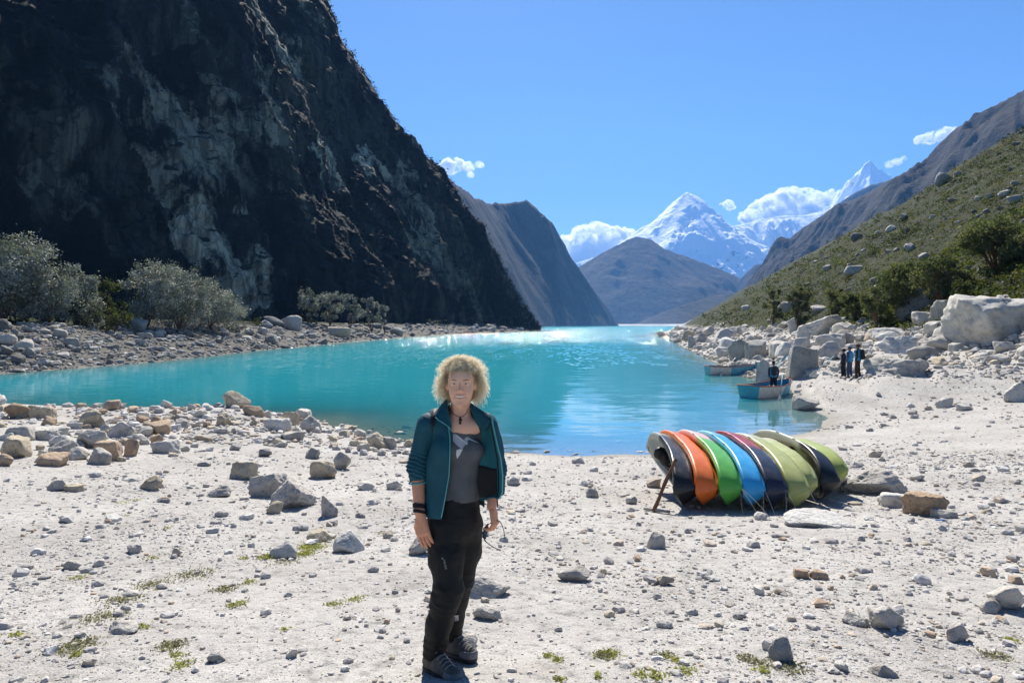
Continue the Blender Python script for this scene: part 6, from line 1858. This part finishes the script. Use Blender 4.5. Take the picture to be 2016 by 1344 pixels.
def rowboat(label, stern, az_axis, L, B, z0, seed, white_to=.58, tilt=0.0):
    root = empty('rowing_boat', (stern[0], stern[1], z0), (0, tilt, math.pi / 2 - az_axis))
    tag(root, label, 'boat', 'rowing boats at the right shore')
    N = 33; t = np.linspace(0, 1, N)
    b = B / 2 * np.where(t < .45, .78 + .22 * np.sin(t / .45 * np.pi / 2), np.maximum(1 - ((t - .45) / .55) ** 2.3, 0) ** .8) + .015
    sh = .52 + .05 * (1 - t) ** 2 * 2 + .34 * np.clip(t - .35, 0, 1) ** 1.7 * 1.4
    kl = -.12 + .5 * np.clip(t - .72, 0, 1) ** 1.6 * 2.0
    flo = .78 - .25 * t
    x = t * L + .18 * (sh - .5) * t * 2
    NP = 7
    def shell(inset, i0, i1, s0=0.0, s1=1.0):
        rows = []
        for i in range(i0, i1 + 1):
            r = []
            for k in range(-NP, NP + 1):
                s = abs(k) / NP; s = s0 + (s1 - s0) * s
                yy = (b[i] - inset) * (flo[i] * min(1, s * 2.2) + (1 - flo[i]) * max(0, (s - .45) / .55)) if s < 1 else (b[i] - inset)
                zz = kl[i] + inset + (sh[i] - kl[i] - inset) * max(0, (s - .40) / .60) ** 1.15
                r.append((x[i] - inset * (t[i] > .9), math.copysign(yy, k) if k else 0, zz))
            rows.append(r)
        return np.array(rows)
    cut_i = int(white_to * (N - 1))
    for name, i0, i1, m in (('stern_planking', 0, cut_i, M_bw), ('bow_planking', cut_i, N - 1, M_bb)):
        S_ = shell(0, i0, i1); mesh_obj(name, S_.reshape(-1, 3), grid_faces(*S_.shape[:2]), m, root)
    S_ = shell(.035, 0, N - 1); mesh_obj('inner_planking', S_.reshape(-1, 3), grid_faces(*S_.shape[:2])[:, ::-1], M_bi, root)
    S_ = shell(-.004, 0, N - 1, 0, .46); mesh_obj('tarred_bottom', S_.reshape(-1, 3), grid_faces(*S_.shape[:2]), M_tar, root)
    tr = shell(0, 0, 0)[0]; tr2 = tr + [-.03, 0, 0]; n_ = len(tr)
    tv = np.concatenate([tr2, tr, [tr2[0] * [1, 0, 1]], [tr[0] * [1, 0, 1]]]); nn = 2 * n_
    tf = [[k, k + 1, nn] for k in range(n_ - 1)] + [[n_ + k + 1, n_ + k, nn + 1] for k in range(n_ - 1)] + [[k, n_ + k, n_ + k + 1, k + 1] for k in range(n_ - 1)]
    mesh_obj('transom', tv, tf, M_bt, root, False)
    for sgn in (-1, 1):
        rim = np.stack([x, sgn * (b + .008), sh + .012], -1); mesh_obj('gunwale', *tube(rim, .032, 7), M_rim, root)
    mesh_obj('transom_rim', *tube(np.array([[-.015, -b[0], sh[0] + .012], [-.015, 0, sh[0] + .03], [-.015, b[0], sh[0] + .012]]), .028, 7), M_rim, root)
    for tt_ in (.16, .46, .72):
        i = int(tt_ * (N - 1)); wv, wf_ = box(x[i] - .13, x[i] + .13, -b[i] * .86, b[i] * .86, sh[i] - .20, sh[i] - .165); mesh_obj('thwart', wv, wf_, M_seatw, root, False)
    fl_ = box(.2, L * .8, -B * .26, B * .26, .0, .03); mesh_obj('floor_boards', *fl_, M_bi, root, False)
    st = np.array([[x[-1] - .02, 0, kl[-1]], [x[-1] + .04, 0, (kl[-1] + sh[-1]) / 2], [x[-1] + .06, 0, sh[-1] + .08]]); mesh_obj('stem', *tube(st, .035, 7), M_bb, root)
    mesh_obj('mooring_knob', ICO[2][0] * .06 + st[-1] + [0, 0, .03], ICO[2][1], M_rim, root)
    mesh_obj('rib', *tube(np.array([(x[10], -b[10] * .93, sh[10] - .03), (x[10], -b[10] * .7, .05), (x[10], 0, -.05), (x[10], b[10] * .7, .05), (x[10], b[10] * .93, sh[10] - .03)]), .02, 5), M_bi, root)
    for sgn in (-1, 1):
        i = 15; mesh_obj('oarlock', *tube(np.array([[x[i], sgn * b[i], sh[i]], [x[i], sgn * b[i], sh[i] + .09]]), .018, 6), M_tar, root)
    return root
def oar(a, b, label, shaft_m, blade_m):
    a = np.array(a, float); b = np.array(b, float); d = b - a; L = np.linalg.norm(d); d /= L
    root = empty('oar', tuple(a)); tag(root, label, 'oar', 'oars of the rowing boats')
    mesh_obj('shaft', *tube(np.array([[0, 0, 0], d * L * .4, d * L * .72]), .028, 7), shaft_m, root)
    s = np.cross(d, [0.2, -1, 0.1]); s /= np.linalg.norm(s); n_ = np.cross(d, s)
    pr = [(.70, .028), (.74, .04), (.80, .07), (.92, .08), (.985, .07), (1.0, .045)]
    v = []; 
    for q_, w_ in pr: v += [d * L * q_ + s * w_ + n_ * .008, d * L * q_ - s * w_ + n_ * .008, d * L * q_ - s * w_ - n_ * .008, d * L * q_ + s * w_ - n_ * .008]
    f = list(map(list, grid_faces(len(pr), 4, wrap=True))) + [[3, 2, 1, 0], [len(v) - 4, len(v) - 3, len(v) - 2, len(v) - 1]]
    mesh_obj('blade', np.array(v), f, blade_m, root, False)
    return root
b1s = P(1474, 0, 35.6)
rowboat('near rowing boat with teal stern, white side and blue bow beached beside the dark block', (b1s[0], b1s[1]), R(50), 4.1, 1.6, .02, 1)
b2s = P(1393, 0, 52.5)
rowboat('far rowing boat with white stern half and blue bow half nosed onto the stones', (b2s[0], b2s[1]), R(82), 4.0, 1.4, .04, 2, .42)
oar(P(1541, 737, 35.4), P(1534, 795, 34.6), 'white oar hanging into the water over the side of the near boat', M_oarb, M_oar)
oar(P(1510, 740, 37.6), P(1548, 700, 39.4), 'pale blue oar raised behind the man in the near boat', M_oarb, M_oarb)
oar(P(1448, 704, 53.5), P(1417, 740, 51.6), 'white oar slanting over the side of the far boat', M_oar, M_oar)
oar(P(1642, 701, 41.0), P(1594, 741, 39.6), 'white and blue oar leaning against the rocks behind the hikers', M_oarb, M_oar)
oar(P(1490, 757, 37.4), P(1489, 712, 37.8), 'weathered upright oar standing behind the stern of the near boat', M_woodg, M_oarb)

# ------------------------------------------------------------------ the four people by the boats
def person_small(label, foot, height, face_az, jacket_c, vest_c, trouser_c, hat_c, pack_c=None, step=.12, arm=.0, vest=True, stick=False, lean=0.0):
    k = height / 1.75
    root = empty('person', tuple(foot), (0, 0, -face_az)); root.scale = (k, k, k)
    tag(root, label, 'person')
    vx = .017
    def mk(name, S, m, parent=None):
        v, f = S.mesh(); v = smooth_mesh(v, f, 1, .5); return mesh_obj(name, v, f, m, parent or root)
    lo, hi = (-.42, -.35, -.03), (.42, .4, 1.85)
    hipz, shz = .92, 1.44
    fl, fr = (-.10, step * .6, .08), (.10, -step * .6, .08)
    B = Sdf(lo, hi, vx)
    B.ell((0, .01, 1.645), (.078, .098, .118), .01); B.ell((0, .055, 1.61), (.055, .06, .07), .02); B.cone((0, .105, 1.64), (0, .115, 1.62), .014, .016, .01)
    B.cone((0, 0, 1.56), (0, -.01, 1.44), .055, .06, .02)
    B.cone((0, 0, 1.38), (0, 0, .95), .13, .12, .04)
    el = [(-.25, -.03, 1.16), (.25, -.03, 1.16)]; wr = [(-.25 + .03, .06 + arm * .2, .94 + arm * .25), (.25 - .03, .06, .94)]
    for i, sx in enumerate((-1, 1)):
        B.cone((sx * .19, 0, shz - .04), el[i], .05, .042, .03).cone(el[i], wr[i], .04, .03, .02)
        h_ = np.array(wr[i]); B.cone(h_, h_ + [0, .02, -.08], .034, .028, .015)
        for q in (-.022, -.007, .008, .022): B.cone(h_ + [q * .3, .02 + q, -.07], h_ + [q * .3, .03 + q * 1.2, -.15], .0115, .010, .008)
        B.cone(h_ + [0, .035, -.04], h_ + [0, .06, -.09], .012, .010, .008)
        ft = (fl, fr)[i]
        B.cone((sx * .09, 0, hipz), (ft[0] * .95, ft[1] * .5 + .02, .5), .075, .05, .03).cone((ft[0] * .95, ft[1] * .5 + .02, .5), ft, .05, .035, .02)
    mk('body', B, M_skin2)
    Hr = Sdf((-.12, -.16, 1.5), (.12, .12, 1.82), .012)
    Hr.ell((0, -.012, 1.665), (.086, .098, .105), 0); Hr.ell((0, .09, 1.60), (.075, .07, .085), .01, 's')
    mk('hair', Hr, M_hair2)
    T = Sdf(lo, hi, vx)
    T.cone((0, 0, .98), (0, 0, .90), .155, .16, .03, sq=(1, 1.2, 1))
    for i, sx in enumerate((-1, 1)):
        ft = (fl, fr)[i]
        T.cone((sx * .085, 0, hipz - .04), (ft[0], ft[1] * .5 + .03, .5), .10, .078, .03).cone((ft[0], ft[1] * .5 + .03, .5), (ft[0], ft[1] - .01, .10), .076, .066, .02)
    T.noise(.014, .09, 7, (1, 1, 1.4)); mk('trousers', T, plain('trouser_cloth', trouser_c, .85, .25, 9))
    J = Sdf(lo, hi, vx)
    J.cone((0, 0, 1.34), (0, -.005, .95), .172, .165, .04, sq=(1, 1.25, 1)).cone((-.15, 0, shz - .03), (.15, 0, shz - .03), .072, .072, .03)
    for i, sx in enumerate((-1, 1)): J.cone((sx * .19, 0, shz - .05), el[i], .068, .056, .03).cone(el[i], wr[i], .055, .045, .02)
    J.noise(.014, .10, 9); mk('jacket', J, plain('jacket_cloth', jacket_c, .8, .25, 9))
    if vest:
        Vv = Sdf(lo, hi, vx); Vv.cone((0, 0, 1.36), (0, -.005, 1.0), .188, .185, .03, sq=(1, 1.2, 1)); Vv.cone((-.12, 0, shz - .01), (.12, 0, shz - .01), .07, .07, .03)
        Vv.cone((0, 0, 1.46), (0, 0, 1.7), .08, .12, .02, 's'); Vv.noise(.008, .08, 4)
        mk('life_vest', Vv, plain('vest_cloth', vest_c, .6, .15, 9))
    Sh = None
    for i in (0, 1):
        ft = (fl, fr)[i]; S2 = Sdf((ft[0] - .09, ft[1] - .14, -.01), (ft[0] + .09, ft[1] + .22, .14), .012)
        S2.cone((ft[0], ft[1] - .04, .05), (ft[0], ft[1] + .12, .04), .052, .046, .02).cone((ft[0], ft[1] - .03, .05), (ft[0], ft[1] - .03, .10), .05, .05, .02)
        Zz = S2.lo[2] + np.arange(S2.n[2]) * S2.vox; S2.d = np.maximum(S2.d, -Zz[None, None].astype(np.float32)); mk('shoe', S2, M_shoe2)
    Ht = Sdf((-.2, -.22, 1.6), (.2, .25, 1.84), .012)
    Ht.ell((0, -.008, 1.715), (.098, .115, .085), 0); Zz = Ht.lo[2] + np.arange(Ht.n[2]) * Ht.vox
    Ht.d = np.maximum(Ht.d, (1.70 - Zz)[None, None].astype(np.float32)); Ht.ell((0, .12, 1.705), (.085, .085, .012), .008)
    mk('cap', Ht, plain('cap_cloth', hat_c, .85, .2, 12))
    if pack_c is not None:
        pk = Sdf((-.24, -.42, .92), (.24, -.05, 1.56), .016)
        pk.cone((0, -.225, 1.10), (0, -.215, 1.40), .135, .12, .03, sq=(.85, 1.2, 1)); pk.cone((-.05, -.32, 1.10), (.05, -.32, 1.10), .07, .07, .03, sq=(1, 1.4, 1)); pk.noise(.012, .07, 12)
        b_ = mk('backpack', pk, plain('backpack_cloth', pack_c, .75, .3, 10, .3, 90))
        for sx in (-1, 1):
            mesh_obj('strap', *tube(np.array([(sx * .10, -.17, 1.46), (sx * .115, -.02, 1.525), (sx * .115, .13, 1.44), (sx * .13, .17, 1.25), (sx * .15, .02, 1.06), (sx * .12, -.15, 1.04)]), .019, 6), M_blackp, b_)
    if stick:
        mesh_obj('walking_pole', *tube(np.array([(.26, .12, .92), (.29, .2, .02)]), .009, 6), M_blackp, root)
    return root
M_skin2 = plain('tanned_skin', (.30, .165, .10), .5, .1); M_hair2 = plain('dark_hair', (.02, .015, .012), .6, .2); M_shoe2 = plain('dark_shoe', (.02, .018, .016), .7, .2)
def on_land(u, v):
    g_ = hit([u], [v])[0]; return g_
def stand(u, y): 
    x = (u - 1008) / 1344 * y; return (x, y, GZK(x, y))
bm1 = P(1523, 758, 37.3)
person_small('man with black backpack and blue vest standing in the near boat', (bm1[0], bm1[1], .08), 1.74, R(15), (.035, .04, .05), (.03, .23, .46), (.012, .014, .022), (.012, .012, .013), (.02, .025, .035), .10)
person_small('hiker in dark navy jacket and dark cap, leftmost and farthest of the three', stand(1661, 38.6), 1.66, R(-40), (.015, .018, .035), (.015, .018, .035), (.010, .011, .018), (.010, .010, .012), None, .06, vest=False)
person_small('hiker with pale blue cap, bright blue vest and jeans, middle of the three', stand(1673, 36.9), 1.72, R(-35), (.05, .07, .12), (.03, .25, .50), (.035, .06, .13), (.16, .19, .26), None, .06)
person_small('hiker with brown cap, blue vest, brown trousers and big black backpack, nearest of the three', stand(1689, 35.6), 1.76, R(-50), (.025, .026, .018), (.03, .25, .50), (.045, .028, .018), (.10, .055, .035), (.012, .012, .014), .10, stick=True)
